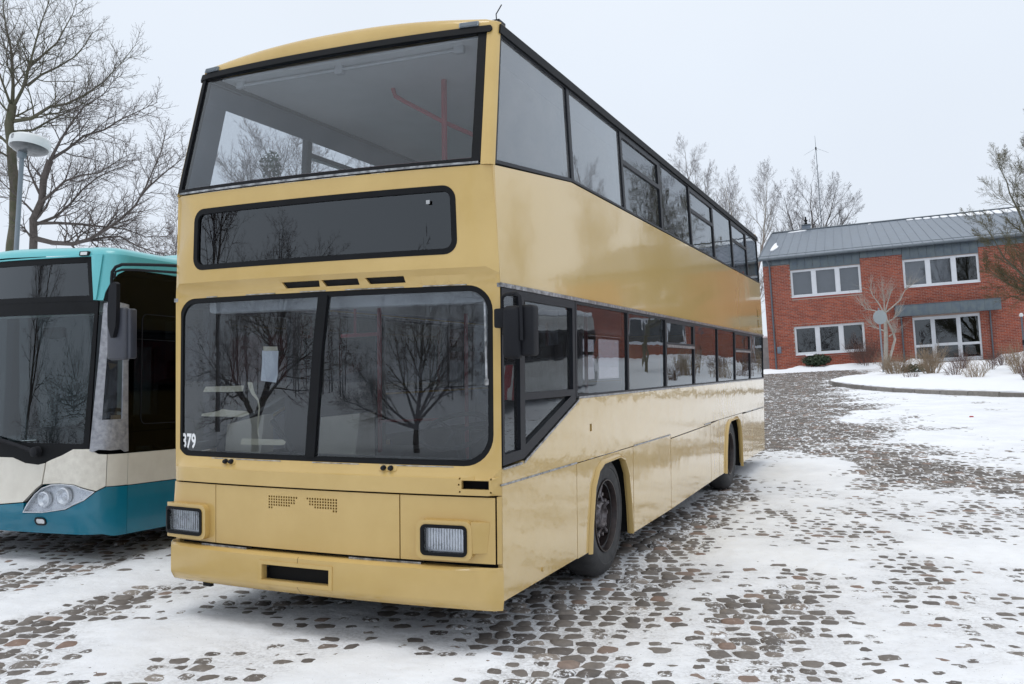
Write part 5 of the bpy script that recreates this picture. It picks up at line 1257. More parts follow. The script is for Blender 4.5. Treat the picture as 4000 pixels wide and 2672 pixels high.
# ------------------------------------------------------------------ bare trees
class Sticks:
    """branches as tapered tubes, grown as polylines and turned into one mesh"""
    def __init__(s): s.V = []; s.F = []; s.n = 0
    def add(s, P, Rr):
        P = np.asarray(P, float); Rr = np.asarray(Rr, float); m = len(P)
        k = 8 if Rr[0] > .06 else 5 if Rr[0] > .02 else 3
        T = np.empty_like(P); T[1:-1] = P[2:] - P[:-2]; T[0] = P[1] - P[0]; T[-1] = P[-1] - P[-2]
        T /= np.linalg.norm(T, axis=1, keepdims=True) + 1e-9
        ref = np.array([0, 0, 1.]) if abs(T[0, 2]) < .8 else np.array([1., 0, 0])
        X = np.cross(T, ref); X /= np.linalg.norm(X, axis=1, keepdims=True) + 1e-9; Y = np.cross(T, X)
        a = np.arange(k) * 2 * np.pi / k
        V = P[:, None] + Rr[:, None, None] * (np.cos(a)[None, :, None] * X[:, None] + np.sin(a)[None, :, None] * Y[:, None])
        i = np.arange(m - 1)[:, None] * k; j = np.arange(k)[None]; j2 = (j + 1) % k
        F = np.stack([i + j, i + j2, i + j2 + k, i + j + k], -1).reshape(-1, 4) + s.n
        s.V.append(V.reshape(-1, 3)); s.F.append(F); s.n += m * k
    def batch(s, rng, p, d, L, r, up, wig, tip):
        N = len(p); n = 3; P = [p]; 
        for i in range(n):
            d = d + rng.normal(0, wig, (N, 3)); d[:, 2] += up / n; d /= np.linalg.norm(d, axis=1, keepdims=True); P.append(P[-1] + d * (L / n)[:, None])
        P = np.stack(P, 1); rad = r[:, None] * (1 - (1 - tip) * np.linspace(0, 1, n + 1))[None]
        X = np.cross(d, np.array([.31, .17, .93])); X /= np.linalg.norm(X, axis=1, keepdims=True) + 1e-9; Y = np.cross(d, X)
        a = np.arange(3) * 2 * np.pi / 3; off = np.cos(a)[None, :, None] * X[:, None] + np.sin(a)[None, :, None] * Y[:, None]
        V = P[:, :, None] + rad[:, :, None, None] * off[:, None]
        i = np.arange(n)[:, None] * 3; j = np.arange(3)[None]; j2 = (j + 1) % 3; F = np.stack([i + j, i + j2, i + j2 + 3, i + j + 3], -1).reshape(-1, 4)
        F = (F[None] + (np.arange(N) * (n + 1) * 3)[:, None, None]).reshape(-1, 4) + s.n
        s.V.append(V.reshape(-1, 3)); s.F.append(F); s.n += N * (n + 1) * 3
    def build(s, name, m, parent, **kw):
        if not s.V: return
        return link(name, np_mesh(name, np.concatenate(s.V), np.concatenate(s.F), m), parent, **kw)
def grow(st, rng, p, d, L, r, lev, spec, tip=.25):
    """one branch and all that grows from it; spec[lev] = (children, angle, length ratio, upturn, wiggle, first child at)"""
    nch, ang, ratio, up, wig, start = spec[lev]
    n = max(3, min(9, int(L / (.16 if lev > 1 else .4)) + 2))
    P = [np.array(p, float)]; d = np.array(d, float); D = []
    for i in range(n):
        d = d + rng.normal(0, wig, 3); d[2] += up / n; d /= np.linalg.norm(d); D.append(d.copy()); P.append(P[-1] + d * L / n)
    rad = r * (1 - (1 - tip) * np.linspace(0, 1, n + 1)); st[min(lev, len(st) - 1)].add(P, rad)
    if lev + 1 >= len(spec): return
    k = max(1, int(round(nch * rng.uniform(.8, 1.2)))); az0 = rng.uniform(0, 6.28)
    c = np.arange(k); t = np.minimum(start + (1 - start) * (c + rng.uniform(.1, .9, k)) / k, .985); t[-1] = .985
    f = t * n; i = f.astype(int); PA = np.array(P); DA = np.array(D); q = PA[i] + (PA[i + 1] - PA[i]) * (f - i)[:, None]; dd = DA[i]
    az = az0 + c * 2.4 + rng.uniform(-.5, .5, k); a = ang * rng.uniform(.7, 1.25, k); a[-1] *= .3
    x = np.cross(dd, np.array([.13, .21, .97])); x /= np.linalg.norm(x, axis=1, keepdims=True) + 1e-9; y = np.cross(dd, x)
    nd = dd * np.cos(a)[:, None] + (x * np.cos(az)[:, None] + y * np.sin(az)[:, None]) * np.sin(a)[:, None]
    LL = L * ratio * (1.12 - .75 * (t - start)) * rng.uniform(.65, 1.2, k); RR = np.maximum(np.minimum(r * (1 - (1 - tip) * t) * .72, r * .55), .0042)
    if lev + 2 >= len(spec):
        st[min(lev + 1, len(st) - 1)].batch(rng, q, nd, LL, RR, spec[lev + 1][3], spec[lev + 1][4], .4); return P, D
    for m_ in range(k): grow(st, rng, q[m_], nd[m_], LL[m_], RR[m_], lev + 1, spec, tip)
    return P, D
def tree(name, label, loc, limbs, spec, r0, seed, group=None, wood='bark', twig='twig', cat='tree', ivy=False, mtx=None):
    """limbs: polylines of (x, y, z) for the stem(s), each with its start radius; branches grow from them after spec"""
    root = thing(name, label, cat, group=group, mtx=mtx if mtx else Matrix.Translation(Vector(loc)) if 'city bus' in label and 'between' not in label else tilt_matrix(loc))
    rng = np.random.default_rng(seed); st = [Sticks(), Sticks(), Sticks()]
    for (pts, ra, rb, ch, ang, Lb, up, t0) in limbs:
        pts = np.array(pts, float)
        # resample the stem
        seg = np.linalg.norm(np.diff(pts, axis=0), axis=1); cum = np.concatenate([[0], np.cumsum(seg)]); n = max(5, int(cum[-1] / .5))
        tt = np.linspace(0, cum[-1], n + 1); P = np.stack([np.interp(tt, cum, pts[:, i]) for i in range(3)], -1)
        P[1:-1] += rng.normal(0, .012 + ra * .12, (n - 1, 3)); rb = rb if rb > .05 else min(rb, .012); rad = ra + (rb - ra) * np.linspace(0, 1, n + 1) ** .8
        st[0].add(P, rad)
        az0 = rng.uniform(0, 6)
        for c in range(ch):
            t = t0 + (1 - t0) * (c + rng.uniform(.1, .9)) / ch; t = min(t, .99); f = t * n; i = int(f); q = P[i] + (P[i + 1] - P[i]) * (f - i)
            dd = P[i + 1] - P[i]; dd /= np.linalg.norm(dd)
            az = az0 + c * 2.4 + rng.uniform(-.4, .4); a = ang * rng.uniform(.75, 1.2)
            ref = np.array([0, 0, 1.]) if abs(dd[2]) < .9 else np.array([1., 0, 0]); x = np.cross(dd, ref); x /= np.linalg.norm(x); y = np.cross(dd, x)
            nd = dd * np.cos(a) + (x * np.cos(az) + y * np.sin(az)) * np.sin(a)
            rr_ = min((ra + (rb - ra) * t) * .45, .035)
            grow(st, rng, q, nd, Lb * (1.15 - .8 * (t - t0) / (1 - t0 + 1e-6) * .75) * rng.uniform(.75, 1.2), max(rr_, .010), 0, spec)
    st[0].build('trunk', wood, root); st[1].build('branches', wood, root); st[2].build('twigs', twig, root)
    return root
SP_WIDE = [(11, .72, .50, .35, .09, .1), (8, .75, .5, .25, .12, .1), (7, .8, .55, .2, .15, .08), (0, 0, 0, .15, .16, 0)]
SP_UP = [(9, .6, .5, .45, .08, .12), (7, .65, .5, .3, .10, .1), (6, .7, .55, .25, .12, .1), (0, 0, 0, .2, .14, 0)]
# the big tree on the left: three stems that fork low, long limbs reaching towards the yellow bus
SP_CURL = [(8, .7, .5, .3, .16, .1), (4, .75, .6, .2, .2, .12), (0, 0, 0, .2, .2, 0)]
T1 = {
    'trunk': [(0.07,-0.01,-0.4),(0.07,-0.01,4.74),(0.08,-0.06,6.47),(0.07,-0.11,7.77),(0.11,-0.11,8.47)],
    'A': [(0.11,-0.11,8.47),(-0.01,-0.02,9.56),(-0.17,0.07,10.05),(-0.42,0.11,10.77),(-0.63,0.17,11.5),(-0.72,0.29,12.28)],
    'B': [(0.12,-0.11,8.42),(0.38,-0.11,8.72),(0.64,-0.12,9.09),(0.85,-0.15,9.66),(1.11,-0.17,10.3),(1.48,-0.14,11.03),(1.7,-0.18,11.49)],
    'C': [(0.42,0.01,8.98),(0.41,0.2,9.66),(0.69,0.53,10.03),(0.77,0.77,10.41),(0.86,1.01,11.01),(0.92,1.22,11.72)],
    'D': [(0.1,-0.1,8.05),(0.64,-0.02,8.08),(1.23,0.09,8.34),(1.82,0.19,8.38),(2.48,0.32,8.72),(3.14,0.45,9.17),(3.6,0.49,9.59)],
    'E': [(0.48,0.03,8.98),(0.56,0.38,9.34),(0.92,0.85,9.72),(1.09,1.24,10.24),(1.11,1.55,10.8)],
    'F': [(0.09,-0.1,7.77),(0.44,0.24,7.86),(0.69,0.54,8.16),(0.86,0.8,8.39),(1.13,1.11,8.66),(1.49,1.44,9.15)],
    'G': [(0.09,-0.12,8.42),(0.13,-0.3,8.76),(0.14,-0.5,9.05),(0.08,-0.74,9.76),(0.14,-0.93,10.54)],
    'H': [(0.09,-0.09,7.34),(-0.57,-0.09,7.85),(-1.29,-0.13,8.36),(-1.81,-0.09,9.07)],
    'I': [(0.1,-0.11,8.21),(0.09,-0.41,8.39),(-0.01,-0.76,8.83),(0.05,-1.03,9.33)],
}
T2 = {
    'trunk': [(-0.1,-0.16,-0.4),(-0.1,-0.16,4.73),(-0.04,-0.16,5.6),(0.05,-0.13,6.12),(0.16,-0.1,6.55),(0.33,-0.04,7.03)],
    'G': [(0.33,-0.04,7.03),(0.59,-0.07,7.39),(0.93,-0.06,7.74),(1.24,-0.07,8.09),(1.65,-0.02,8.31),(2.18,0.07,8.61),(2.51,0.08,8.95)],
    'H': [(0.33,-0.04,7.03),(0.62,0.22,7.31),(1.0,0.51,7.69),(1.38,0.82,7.9),(1.77,1.12,8.33),(2.12,1.41,8.54),(2.35,1.65,8.75)],
    'I': [(0.02,-0.14,5.86),(0.61,-0.07,6.3),(1.1,-0.04,6.52),(1.74,0.06,6.5),(2.34,0.14,6.74),(2.9,0.19,6.99)],
    'J': [(-0.05,-0.16,5.34),(0.37,0.24,5.63),(0.65,0.56,6.18),(0.86,0.85,6.62),(1.2,1.21,6.93),(1.54,1.57,7.14)],
    'K': [(-0.08,-0.16,4.99),(0.74,0.13,4.8),(1.31,0.3,4.92),(1.8,0.43,5.16),(2.26,0.55,5.45),(2.67,0.64,5.82),(2.84,0.63,6.1),(3.14,0.68,6.51),(3.41,0.7,7.05),(3.57,0.68,7.58)],
    'K2': [(2.5,0.92,6.09),(2.82,1.23,6.56),(3.11,1.52,6.94),(3.2,1.73,7.28)],
    'L': [(-0.05,-0.16,5.38),(0.66,0.35,5.4),(1.28,0.81,5.33),(1.7,1.19,5.27),(2.13,1.58,5.07),(2.45,1.91,5.13)],
    'M': [(1.08,0.35,4.89),(1.99,0.59,5.04),(2.68,0.75,4.67),(3.56,0.99,4.39)],
    'N': [(0.07,-0.13,6.16),(-0.51,0.04,6.77),(-0.93,0.27,7.53),(-1.1,0.61,8.17)],
    'O': [(-0.04,-0.16,5.6),(-0.12,-0.56,5.97),(-0.2,-0.97,6.25),(-0.2,-1.35,6.68)],
}
def limbset(T, r0, r1, dens, Lb):
    o = []
    for k, p in T.items():
        L = sum(math.dist(p[i], p[i + 1]) for i in range(len(p) - 1))
        if k == 'trunk': o.append((p, r0, r1, 3, .9, Lb, .3, .6))
        else: o.append((p, min(r1 * .85, .014 + L * .011), .006, int(L * dens), .8, Lb, .3, .12))
    return o
LBIG = limbset(T1, .17, .11, 6.5, 1.15)
LBIG[0] = ([LBIG[0][0][0], (-.05, .02, 4.0)] + LBIG[0][0][1:],) + LBIG[0][1:]
tree('bare_tree', 'tall forked bare tree towering behind the city bus at left', (-18.0, 11.95, .2), LBIG, SP_CURL, .2, 11, wood='bark_moss')
tree('bare_tree', 'bare tree with long low limbs arching right over the city bus roof', (-17.35, 12.3, .2), limbset(T2, .14, .085, 7.5, 1.1), SP_CURL, .2, 23, wood='bark')
tree('bare_tree', 'dense low bare tree showing between city bus roof and yellow bus', (-18.2, 18.0, .3), [
    ([(0, 0, -.3), (0, 0, 2.2), (.2, .1, 5.8)], .11, .015, 12, .8, 2.0, .4, .25), ([(0, 0, 1.8), (-1.0, .2, 3.4), (-1.6, .3, 5.4)], .07, .012, 9, .8, 1.7, .4, .2), ([(0, 0, 1.6), (1.2, .2, 3.0), (2.2, .2, 5.0)], .07, .012, 10, .8, 1.7, .4, .2)], SP_WIDE, .2, 5, wood='bark')
# trees seen through the upper deck glass
tree('bare_tree', 'bare tree with a dark ivy clump, seen through upper deck glass', (-16.6, 21.2, .5), [
    ([(0, 0, -.3), (.0, 0, 5.2), (.1, .1, 7.4), (.2, 0, 8.9)], .15, .02, 12, .62, 3.0, .55, .35), ([(0, 0, 5.2), (-1.0, .2, 7.0), (-1.7, .2, 8.4)], .08, .015, 8, .6, 2.2, .5, .2), ([(0, 0, 5.2), (1.0, .2, 7.0), (1.6, .2, 8.6)], .08, .015, 8, .6, 2.2, .5, .2)], SP_UP, .2, 31)
def ball(root, c, r, n, seed, m='leaf', size=.09, name='ivy'):
    rng = np.random.default_rng(seed); V = []; F = []
    for i in range(n):
        d = rng.normal(0, 1, 3); d /= np.linalg.norm(d); q = np.array(c) + d * np.array(r) * rng.uniform(.35, 1) ** .6
        a = rng.normal(0, 1, 3); a /= np.linalg.norm(a); b = np.cross(a, d); b /= np.linalg.norm(b) + 1e-9; s = size * rng.uniform(.6, 1.3); k = len(V)
        V += [q - a * s, q + b * s * .5, q + a * s, q - b * s * .5]; F.append((k, k + 1, k + 2, k + 3))
    return link(name, np_mesh(name, np.array(V), np.array(F), m, False), root)
ivt = [o for o in bpy.data.objects if o.get('label', '').startswith('bare tree with a dark ivy')][0]
ball(ivt, (.05, 0, 8.4), (.38, .38, .55), 420, 3, size=.07)
tree('bare_tree', 'slim bare tree beside the ivy clad one, through upper glass', (-15.2, 25.0, .6), [([(0, 0, -.3), (.1, 0, 5), (.3, .1, 9.0)], .13, .02, 13, .6, 2.6, .55, .35)], SP_UP, .2, 37)
# the trees behind the house
fa = 'bare trees behind the brick house'
tree('bare_tree', 'tallest narrow bare tree behind the rear end of the bus', (-10.4, 63, 1.3), [([(0, 0, -.5), (.0, 0, 9), (-.3, 0, 16.5)], .22, .02, 26, .55, 3.4, .6, .25), ([(0, 0, 6.5), (.9, .2, 11), (1.0, .2, 14.5)], .12, .02, 14, .5, 2.4, .6, .2)], SP_UP, .2, 41, fa, twig='twig_far')
tree('bare_tree', 'second bare tree, standing left of the house behind bus', (-7.8, 62, 1.4), [([(0, 0, -.5), (.1, 0, 6), (.2, 0, 12.3)], .2, .02, 22, .6, 3.0, .6, .2), ([(0, 0, 4), (-.8, .1, 8), (-1.1, .1, 10.6)], .1, .02, 12, .55, 2.2, .6, .2)], SP_UP, .2, 43, fa, twig='twig_far')
tree('bare_tree', 'pale stemmed bare tree at the left roof corner', (-5.6, 58.5, 1.5), [([(0, 0, -.5), (-.2, 0, 5), (-.9, 0, 8.2), (-1.6, .1, 12.6)], .2, .02, 16, .6, 3.0, .6, .3), ([(-.2, 0, 5), (.7, .1, 8.4), (1.2, .2, 12.6)], .13, .02, 13, .6, 2.8, .6, .2), ([(-.3, 0, 6), (-1.6, .2, 8), (-2.6, .3, 10.5)], .09, .02, 9, .6, 2.2, .5, .2)], SP_UP, .2, 47, fa, wood='pale_bark', twig='twig_far')
tree('bare_tree', 'broad bare tree rising behind the chimney and the mast', (-2.6, 66, 1.6), [([(0, 0, -.5), (.2, 0, 6), (.4, 0, 13.5)], .24, .02, 16, .7, 3.2, .55, .35), ([(.2, 0, 6), (1.8, .3, 9.4), (3.2, .3, 11.4)], .13, .02, 12, .65, 2.4, .5, .2), ([(.2, 0, 6), (-1.0, .3, 9.6), (-1.6, .3, 13.0)], .13, .02, 11, .65, 3.0, .5, .2), ([(.2, 0, 6.5), (1.2, .3, 10), (2.2, .3, 13)], .12, .02, 11, .65, 3.0, .5, .2)], SP_UP, .2, 53, fa, twig='twig_far')
# the tree at the right edge with the olive cloud of fine twigs
SP_OL = [(11, .6, .5, .4, .09, .1), (9, .7, .5, .25, .13, .1), (6, .75, .55, .12, .16, .1), (0, 0, 0, .0, .2, 0)]
tree('bare_tree', 'olive twigged bare tree at right edge before the house', (9.35, 33.4, 1.15), [
    ([(0, 0, -.4), (-.1, 0, 3), (-.3, 0, 6.5), (-.5, 0, 10.6)], .2, .02, 16, .6, 2.9, .6, .35), ([(-.1, 0, 3.0), (-1.3, -.3, 4.9), (-2.1, -.4, 7.4), (-2.6, -.4, 9.3)], .10, .015, 12, .55, 1.9, .5, .15),
    ([(-.1, 0, 2.6), (-1.4, -.4, 3.6), (-2.6, -.6, 5.0), (-3.3, -.7, 6.6)], .09, .012, 12, .6, 1.7, .35, .15), ([(-.1, 0, 3.4), (-.9, .5, 5.6), (-1.4, .6, 9.8)], .09, .015, 12, .55, 1.9, .5, .15), ([(-.1, 0, 2.4), (-1.2, .4, 3.3), (-2.5, .5, 4.1), (-3.3, .5, 4.9)], .07, .012, 14, .7, 1.4, .15, .1)], SP_OL, .2, 61, wood='bark_moss', twig='olive').scale = (.88, .88, .88)
# the pollarded plane at the tip of the bed
def pollard():
    root = POL = thing('pollarded_tree', 'pale pollarded twin stemmed tree before the house front', 'tree', mtx=tilt_matrix((2.62, 38.6, 1.25)))
    rng = np.random.default_rng(3); st = [Sticks(), Sticks(), Sticks()]
    S = lambda pts, r: st[0].add(pts, r)
    S([(0, 0, -.3), (.02, 0, .8), (.08, 0, 1.7), (.12, 0, 2.5), (.10, 0, 3.15)], [.15, .115, .098, .09, .10])
    S([(.10, 0, .5), (.34, -.05, 1.2), (.52, -.08, 1.75), (.42, -.05, 2.25), (.2, 0, 2.75), (.14, 0, 3.1)], [.07, .065, .058, .052, .05, .055])
    arms = [[(.1, 0, 3.05), (-.5, .1, 3.3), (-1.05, .2, 3.45), (-1.35, .2, 3.75)], [(.1, 0, 3.1), (-.2, .0, 3.7), (-.55, .1, 4.2), (-.75, .1, 4.75)], [(.12, 0, 3.1), (.15, .05, 3.8), (.12, .05, 4.5)], [(.15, 0, 3.1), (.7, -.1, 3.45), (1.2, -.15, 3.8), (1.55, -.2, 4.35), (1.9, -.2, 4.6)], [(.14, 0, 3.1), (.4, .1, 3.8), (.7, .2, 4.5)], [(.15, 0, 2.6), (.6, -.1, 2.75), (1.1, -.15, 3.0)], [(.3, 0, 1.9), (.62, -.1, 2.05), (.75, -.15, 2.1)], [(.0, 0, 2.2), (-.4, .1, 2.35), (-.85, .15, 2.5)]]
    for a in arms:
        a = [(.1 + (x - .1) * .72, y, z if z < 3.1 else 3.1 + (z - 3.1) * .85) for x, y, z in a]; n = len(a); st[1].add(a, np.linspace(.042, .014, n)); e = np.array(a[-1]); d = e - np.array(a[-2]); d /= np.linalg.norm(d)
        for k in range(16):
            t = rng.uniform(.2, 1) ** .6; f = t * (n - 1); i = min(int(f), n - 2); q = np.array(a[i]) + (np.array(a[i + 1]) - np.array(a[i])) * (f - i)
            nd = np.array(a[i + 1]) - np.array(a[i]); nd /= np.linalg.norm(nd); nd = nd + rng.normal(0, .55, 3) + np.array([0, 0, .45]); nd /= np.linalg.norm(nd)
            grow(st, rng, q, nd, rng.uniform(.4, 1.0), .010, 0, [(5, .5, .5, .3, .12, .2), (0, 0, 0, .3, .12, 0)])
    st[0].build('trunk', 'pale_bark', root); st[1].build('branches', 'pale_bark', root); st[2].build('twigs', 'straw', root); root.scale = (.86, .86, .86)
pollard()

# ------------------------------------------------------------------ shrubs
def shrub(name, label, x, y, hgt, wid, nst, seed, m='straw', dz=.14, group=None, snowy=False):
    root = thing(name, label, 'shrub', group=group, mtx=tilt_matrix((x, y, hh(x, y) + dz)))
    rng = np.random.default_rng(seed); st = [Sticks(), Sticks()]
    for k in range(nst):
        az = rng.uniform(0, 6.28); s = rng.uniform(.1, 1) ** .7; d = np.array([math.cos(az) * s * wid / hgt * .55, math.sin(az) * s * wid / hgt * .55, 1.]); d /= np.linalg.norm(d)
        grow(st, rng, (math.cos(az) * s * wid * .16, math.sin(az) * s * wid * .16, -.12), d, hgt * rng.uniform(.7, 1.1), .011, 0, [(5, .5, .5, .15, .08, .25), (4, .55, .5, .1, .12, .2), (0, 0, 0, .1, .14, 0)])
    st[0].build('stems', m, root); st[1].build('twigs', m, root); return root
gs = 'bare shrubs in the snowy planting bed'
shrub('bare_shrub', 'dense round straw coloured shrub at foot of pollarded tree', 3.05, 34.9, .95, 1.15, 60, 1, group=gs)
shrub('bare_shrub', 'dense straw coloured shrub in the middle before the door', 4.3, 34.0, 1.05, 1.05, 60, 2, group=gs)
shrub('bare_shrub', 'tiny mauve stemmed shrub between the two dense straw shrubs', 3.55, 32.0, .42, .5, 10, 3, 'mauve', group=gs)
shrub('bare_shrub', 'open low shrub in front of the door right half', 5.06, 32.4, .62, .7, 14, 4, 'mauve', group=gs)
shrub('bare_shrub', 'spreading thin stemmed shrub standing alone near the kerb', 5.65, 30.9, .75, .9, 22, 5, 'straw', group=gs)
shrub('bare_shrub', 'brownish shrub at the back right below the door', 5.45, 36.4, .9, .8, 26, 6, 'mauve', group=gs)
shrub('bare_shrub', 'single thin wispy shrub right of the door', 6.4, 35.0, .8, .5, 8, 7, 'mauve', group=gs)
shrub('bare_shrub', 'wide bare shrub at the rear below the right downpipe', 7.1, 37.8, .85, 1.2, 30, 8, 'mauve', group=gs)
shrub('bare_shrub', 'large dark twigged shrub at right edge of the bed', 7.2, 32.2, 1.15, 1.2, 50, 9, 'straw', group=gs)
shrub('bare_shrub', 'small shrub at right edge close to the kerb', 7.0, 29.0, .7, .8, 20, 10, 'mauve', group=gs)
sh = shrub('bare_shrub', 'reddish brown twiggy shrub below the ground floor window', 1.55, 45.6, 1.45, 1.8, 60, 12, 'mauve', .1)
ev = thing('evergreen_shrub', 'low dark green shrub with snow against the brick wall', 'shrub', mtx=tilt_matrix((-.9, 45.7, hh(-.9, 45.7) + .1)))
ball(ev, (0, 0, .45), (.75, .45, .32), 1500, 8, size=.075, name='foliage'); MB().tube([(0, 0, -.1), (.02, 0, .4)], .04, 6).build('stem', 'bark', ev)
MB().bbox(-.5, -.1, -.3, .1, .70, .77, .03).build('snow_cap', 'snow_clean', ev, 50)
ev2 = thing('evergreen_shrub', 'small dark leaved shrub between the two dense straw shrubs', 'shrub', mtx=tilt_matrix((3.72, 35.5, hh(3.72, 35.5) + .14)))
ball(ev2, (0, 0, .22), (.55, .35, .24), 420, 9, size=.07, name='foliage'); MB().tube([(0, 0, -.1), (0, 0, .25)], .03, 6).build('stem', 'bark', ev2)

# ------------------------------------------------------------------ posts, lamp, sign, litter
def street_lamp():
    ax = Vector((.075, 0, 1)).normalized()
    root = thing('street_lamp', 'grey street lamp with white drum hood before the big tree', 'street lamp', mtx=Matrix.Translation((-8.82, 4.60, 0)) @ Matrix.Rotation(math.atan(.078), 4, 'Y'))
    MB().tube([(0, 0, -.1), (0, 0, 5.0)], [.040, .034], 14).build('pole', 'lampgrey', root)
    MB().lathe([(4.86, .06), (4.9, .066), (5.0, .066)], (0, 0, 0), 'z', 14).build('collar', 'lampgrey', root)
    hx, hy = .10, .04
    hd = MB().lathe([(5.005, .283), (5.0, .296), (5.03, .30), (5.13, .30), (5.15, .292), (5.175, .25), (5.20, .15), (5.21, .03)], (hx, hy, 0), 'z', 48, cap=True).build('lamp_hood', 'lampwhite', root, 40)
    hd.matrix_local = Matrix.Translation((hx, hy, 5.05)) @ Matrix.Rotation(math.radians(-11), 4, Vector((.918, .396, 0))) @ Matrix.Scale(.93, 4) @ Matrix.Translation((-hx, -hy, -5.05))
    MB().lathe([(5.004, .280), (4.965, .25), (4.935, .18), (4.925, .06), (4.925, .01)], (hx, hy, 0), 'z', 40).build('diffuser', 'lampglass', hd, 60)
    MB().bbox(hx - .05, hx + .0, hy - .306, hy - .29, 5.06, 5.13, .004).build('hood_clip', 'alu', hd)
    MB().bbox(-.05, .12, -.05, .1, 4.97, 5.02, .01).build('bracket', 'lampgrey', hd)
street_lamp()
sg = thing('round_sign', 'round traffic sign seen from its grey back, beside pollarded tree', 'sign', mtx=tilt_matrix((2.52, 37.55, 1.15)))
MB().tube([(0, 0, -.4), (0, 0, 2.95)], .038, 10).build('post', 'lampgrey', sg)
d = MB().lathe([(-.052, .30), (-.06, .305), (-.075, .305), (-.08, .295)], (0, .0, 2.55), 'y', 32).build('disc', 'sign', sg); d.rotation_euler = (0, 0, math.radians(28))
for z in (2.38, 2.74): MB().box(-.16, .16, -.048, -.036, z, z + .03).build('clamp', 'gutter', sg).rotation_euler = (0, 0, math.radians(28))
po = thing('slim_post', 'slim dark post with small white cap at right edge', 'post', mtx=tilt_matrix((7.84, 37.2, 1.3)))
MB().tube([(0, 0, -.3), (0, 0, 2.25)], .035, 8).build('pole', 'gutter', po); MB().lathe([(2.25, .04), (2.28, .08), (2.36, .07), (2.4, .02)], (0, 0, 0), 'z', 10).build('cap', 'lampwhite', po); MB().lathe([(1.1, .05), (1.3, .05)], (0, 0, 0), 'z', 8).build('sleeve', 'dark', po)
tag(MB().bbox(4.79, 4.88, 19.37, 19.44, hh(4.84, 19.4) - .01, hh(4.84, 19.4) + .05, .012).build('litter', 'red'), 'small crumpled red scrap lying alone on the snow', 'litter')

# ------------------------------------------------------------------ round the camera: what the glass and the paint reflect
sb = thing('coach', 'white bus with red stripes and snow on its roof, parked at right', 'bus', (10.4, 15.5, hh(10.4, 17)))
sb.rotation_euler = (.034, 0, 0)
MB().bbox(-1.2, 1.2, 0, 11, .35, 1.35, .06).build('body', 'buswhite', sb); MB().bbox(-1.2, 1.2, 0, 11, 2.25, 2.75, .10).build('body_top', 'buswhite', sb); MB().bbox(-1.19, 1.19, .02, 10.98, 1.35, 2.25, .03).build('window_band', 'dark', sb)
for k in range(7): MB().box(-1.215, -1.20, .3 + k * 1.52, 1.65 + k * 1.52, 1.42, 2.2).build('window', 'g_cityside', sb)
for k in range(3): MB().hexa([(-1.206, 2 + k * .6, .36), (-1.2, 2 + k * .6, .36), (-1.2, 2.35 + k * .6, .36), (-1.206, 2.35 + k * .6, .36), (-1.206, 2.5 + k * .6, 1.34), (-1.2, 2.5 + k * .6, 1.34), (-1.2, 2.85 + k * .6, 1.34), (-1.206, 2.85 + k * .6, 1.34)]).build('stripe', 'busred', sb)
MB().bbox(-1.21, 1.21, -.03, .5, 1.0, 2.3, .05).build('front_mask', 'busred', sb); MB().bbox(-1.15, 1.15, .05, 10.9, 2.74, 2.93, .08).build('roof_snow', 'snow_clean', sb)
for y in (2.4, 8.4):
    for x in (-1.12, .86): MB().lathe([(x, .3), (x, .45), (x + .02, .48), (x + .24, .48), (x + .26, .45), (x + .26, .3)], (0, y, .48), 'x', 24).build('wheel', 'tyre', sb)
gb = 'bare trees behind the photographer'
SP_REF = [(8, .8, .55, .2, .12, .15), (6, .8, .5, .15, .15, .12), (4, .8, .55, .15, .18, .12), (0, 0, 0, .1, .2, 0)]
tree('bare_tree', 'gnarled forked tree mirrored in the left windscreen pane', (-11.2, -11.0, 0), [
    ([(0, 0, -.2), (.0, 0, .9), (-.5, .1, 1.6), (-1.2, .2, 2.4), (-1.6, .2, 3.3)], .2, .04, 10, .8, 2.4, .3, .35), ([(0, 0, .8), (.6, -.1, 1.7), (1.5, -.2, 2.9), (1.5, -.2, 3.9), (2.4, -.2, 5.0)], .19, .04, 13, .85, 3.0, .2, .3), ([(1.3, -.2, 2.6), (.6, -.2, 3.8), (-.6, -.2, 4.8)], .1, .03, 14, .85, 2.4, .1, .2), ([(.3, 0, 1.3), (1.8, .1, 2.2), (3.4, .2, 2.9)], .09, .03, 12, .85, 2.2, .1, .2), ([(-.4, 0, 1.5), (-1.9, .1, 2.3), (-3.2, .2, 3.2)], .09, .03, 12, .85, 2.2, .1, .2)], SP_REF, .2, 71, gb).scale = (1.05, 1.05, .74)
tree('bare_tree', 'fan shaped young tree mirrored in the right windscreen pane', (-5.0, -14.0, 0), [
    ([(0, 0, -.2), (0, 0, .9), (.3, 0, 2.6), (.5, 0, 4.4)], .13, .02, 14, .6, 1.9, .35, .25), ([(0, 0, .8), (.9, .1, 2.2), (2.1, .2, 3.4)], .07, .015, 11, .55, 1.5, .3, .2), ([(0, 0, .8), (1.2, 0, 1.7), (2.7, 0, 2.5)], .06, .015, 10, .5, 1.4, .3, .2), ([(0, 0, .9), (-.5, 0, 2.2), (-.8, 0, 3.6)], .06, .015, 9, .55, 1.3, .3, .2), ([(0, 0, .7), (-1.2, 0, 1.5), (-2.4, 0, 2.6)], .06, .015, 12, .5, 1.3, .3, .2), ([(0, 0, .7), (-1.7, 0, 1.2), (-3.0, 0, 1.7)], .05, .015, 12, .5, 1.1, .3, .2)], SP_REF, .2, 73, gb).scale = (1.2, 1.2, .78)
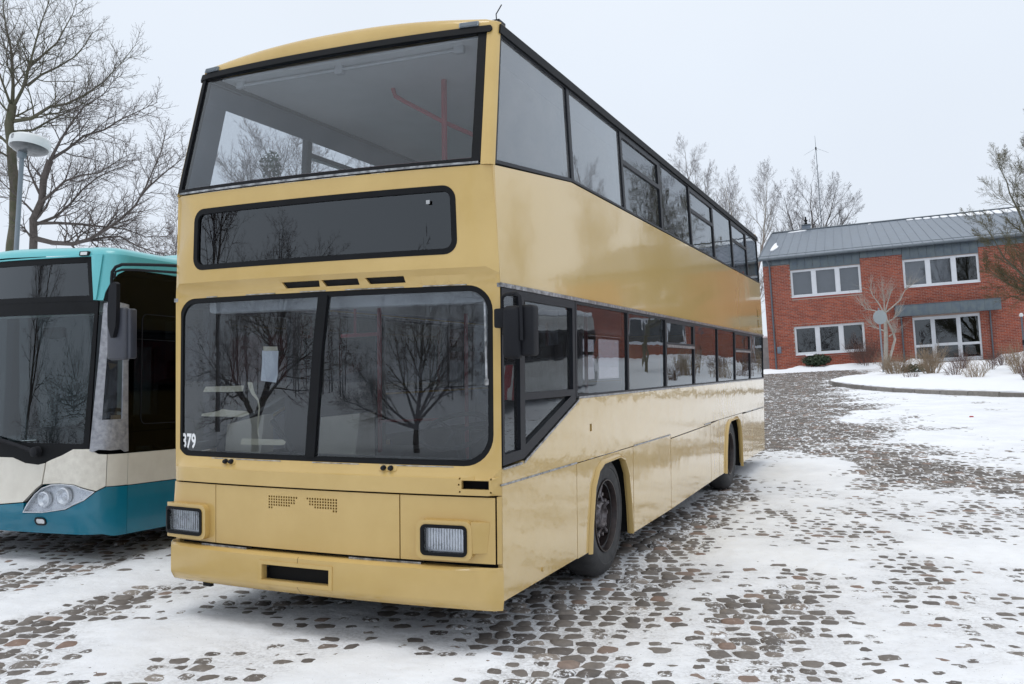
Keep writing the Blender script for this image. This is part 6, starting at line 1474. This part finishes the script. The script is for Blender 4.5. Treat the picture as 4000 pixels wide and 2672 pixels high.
tt = tree('bare_tree', 'overhanging bare tree mirrored in the destination glass', (-.6, -17, 0), [([(0, 0, -.2), (.2, 0, 3.0), (-.6, 0, 5.4), (-2.0, 0, 7.4)], .22, .04, 12, .85, 3.2, .1, .4), ([(.2, 0, 3), (1.5, .2, 5.2), (3.2, .3, 7.0)], .14, .03, 12, .85, 2.8, .1, .3)], SP_REF, .2, 79, gb)
t2 = tree('bare_tree', 'upright bare tree at far left behind the photographer', (-19, -15, 0), [([(0, 0, -.2), (.2, 0, 4), (0, 0, 10)], .2, .03, 16, .7, 3.0, .4, .3), ([(.1, 0, 3), (1.2, .2, 6), (2.2, .3, 9)], .12, .03, 11, .7, 2.5, .4, .3)], SP_REF, .2, 83, gb)
def wood():
    st = [Sticks(), Sticks(), Sticks()]; rng = np.random.default_rng(9)
    for k in range(80):
        x = rng.uniform(-80, 75); y = -62 - rng.uniform(0, 34) - abs(x) * .1; hgt = rng.uniform(7, 14)
        st[0].add([(x, y, -.3), (x + rng.uniform(-.5, .5), y, hgt * .5), (x + rng.uniform(-1, 1), y, hgt)], [.13, .08, .02])
        for c in range(14):
            z = hgt * (.25 + .7 * c / 12); a = rng.uniform(0, 6.28)
            grow(st, rng, (x, y, z), (math.cos(a), math.sin(a), .7), rng.uniform(1.2, 3.0) * (1.1 - z / hgt * .5), .06, 1, [(0,) * 6, (5, .6, .5, .3, .12, .1), (3, .6, .5, .2, .14, .1), (0, 0, 0, .2, .14, 0)])
    root = bpy.data.objects.new('woodland', None)
    V = []; F = []; n = 0
    for s in st:
        if s.V:
            v = np.concatenate(s.V); F.append(np.concatenate(s.F) + n); V.append(v); n += len(v)
    link('woodland', np_mesh('woodland', np.concatenate(V), np.concatenate(F), 'twig_far'), kind='stuff')
wood()
# trees beyond the right end of the house, mirrored in the upper deck windows
src = [o for o in bpy.data.objects if o.get('label', '').startswith('tallest narrow')][0]
for k, (x, y, s, r_) in enumerate(((14.5, 62, .95, 1.0), (19.5, 60, 1.0, 2.2), (24.5, 57, .9, 4.0), (29, 52, .85, 5.1))):
    dup(src, (x, y, 2.2), ['tall bare tree behind the right half of the house', 'tall bare tree behind the right gable', 'bare tree just beyond the right gable', 'bare tree furthest right beyond the house'][k], (0, 0, r_), s, 'bare trees beyond the right end of the house')
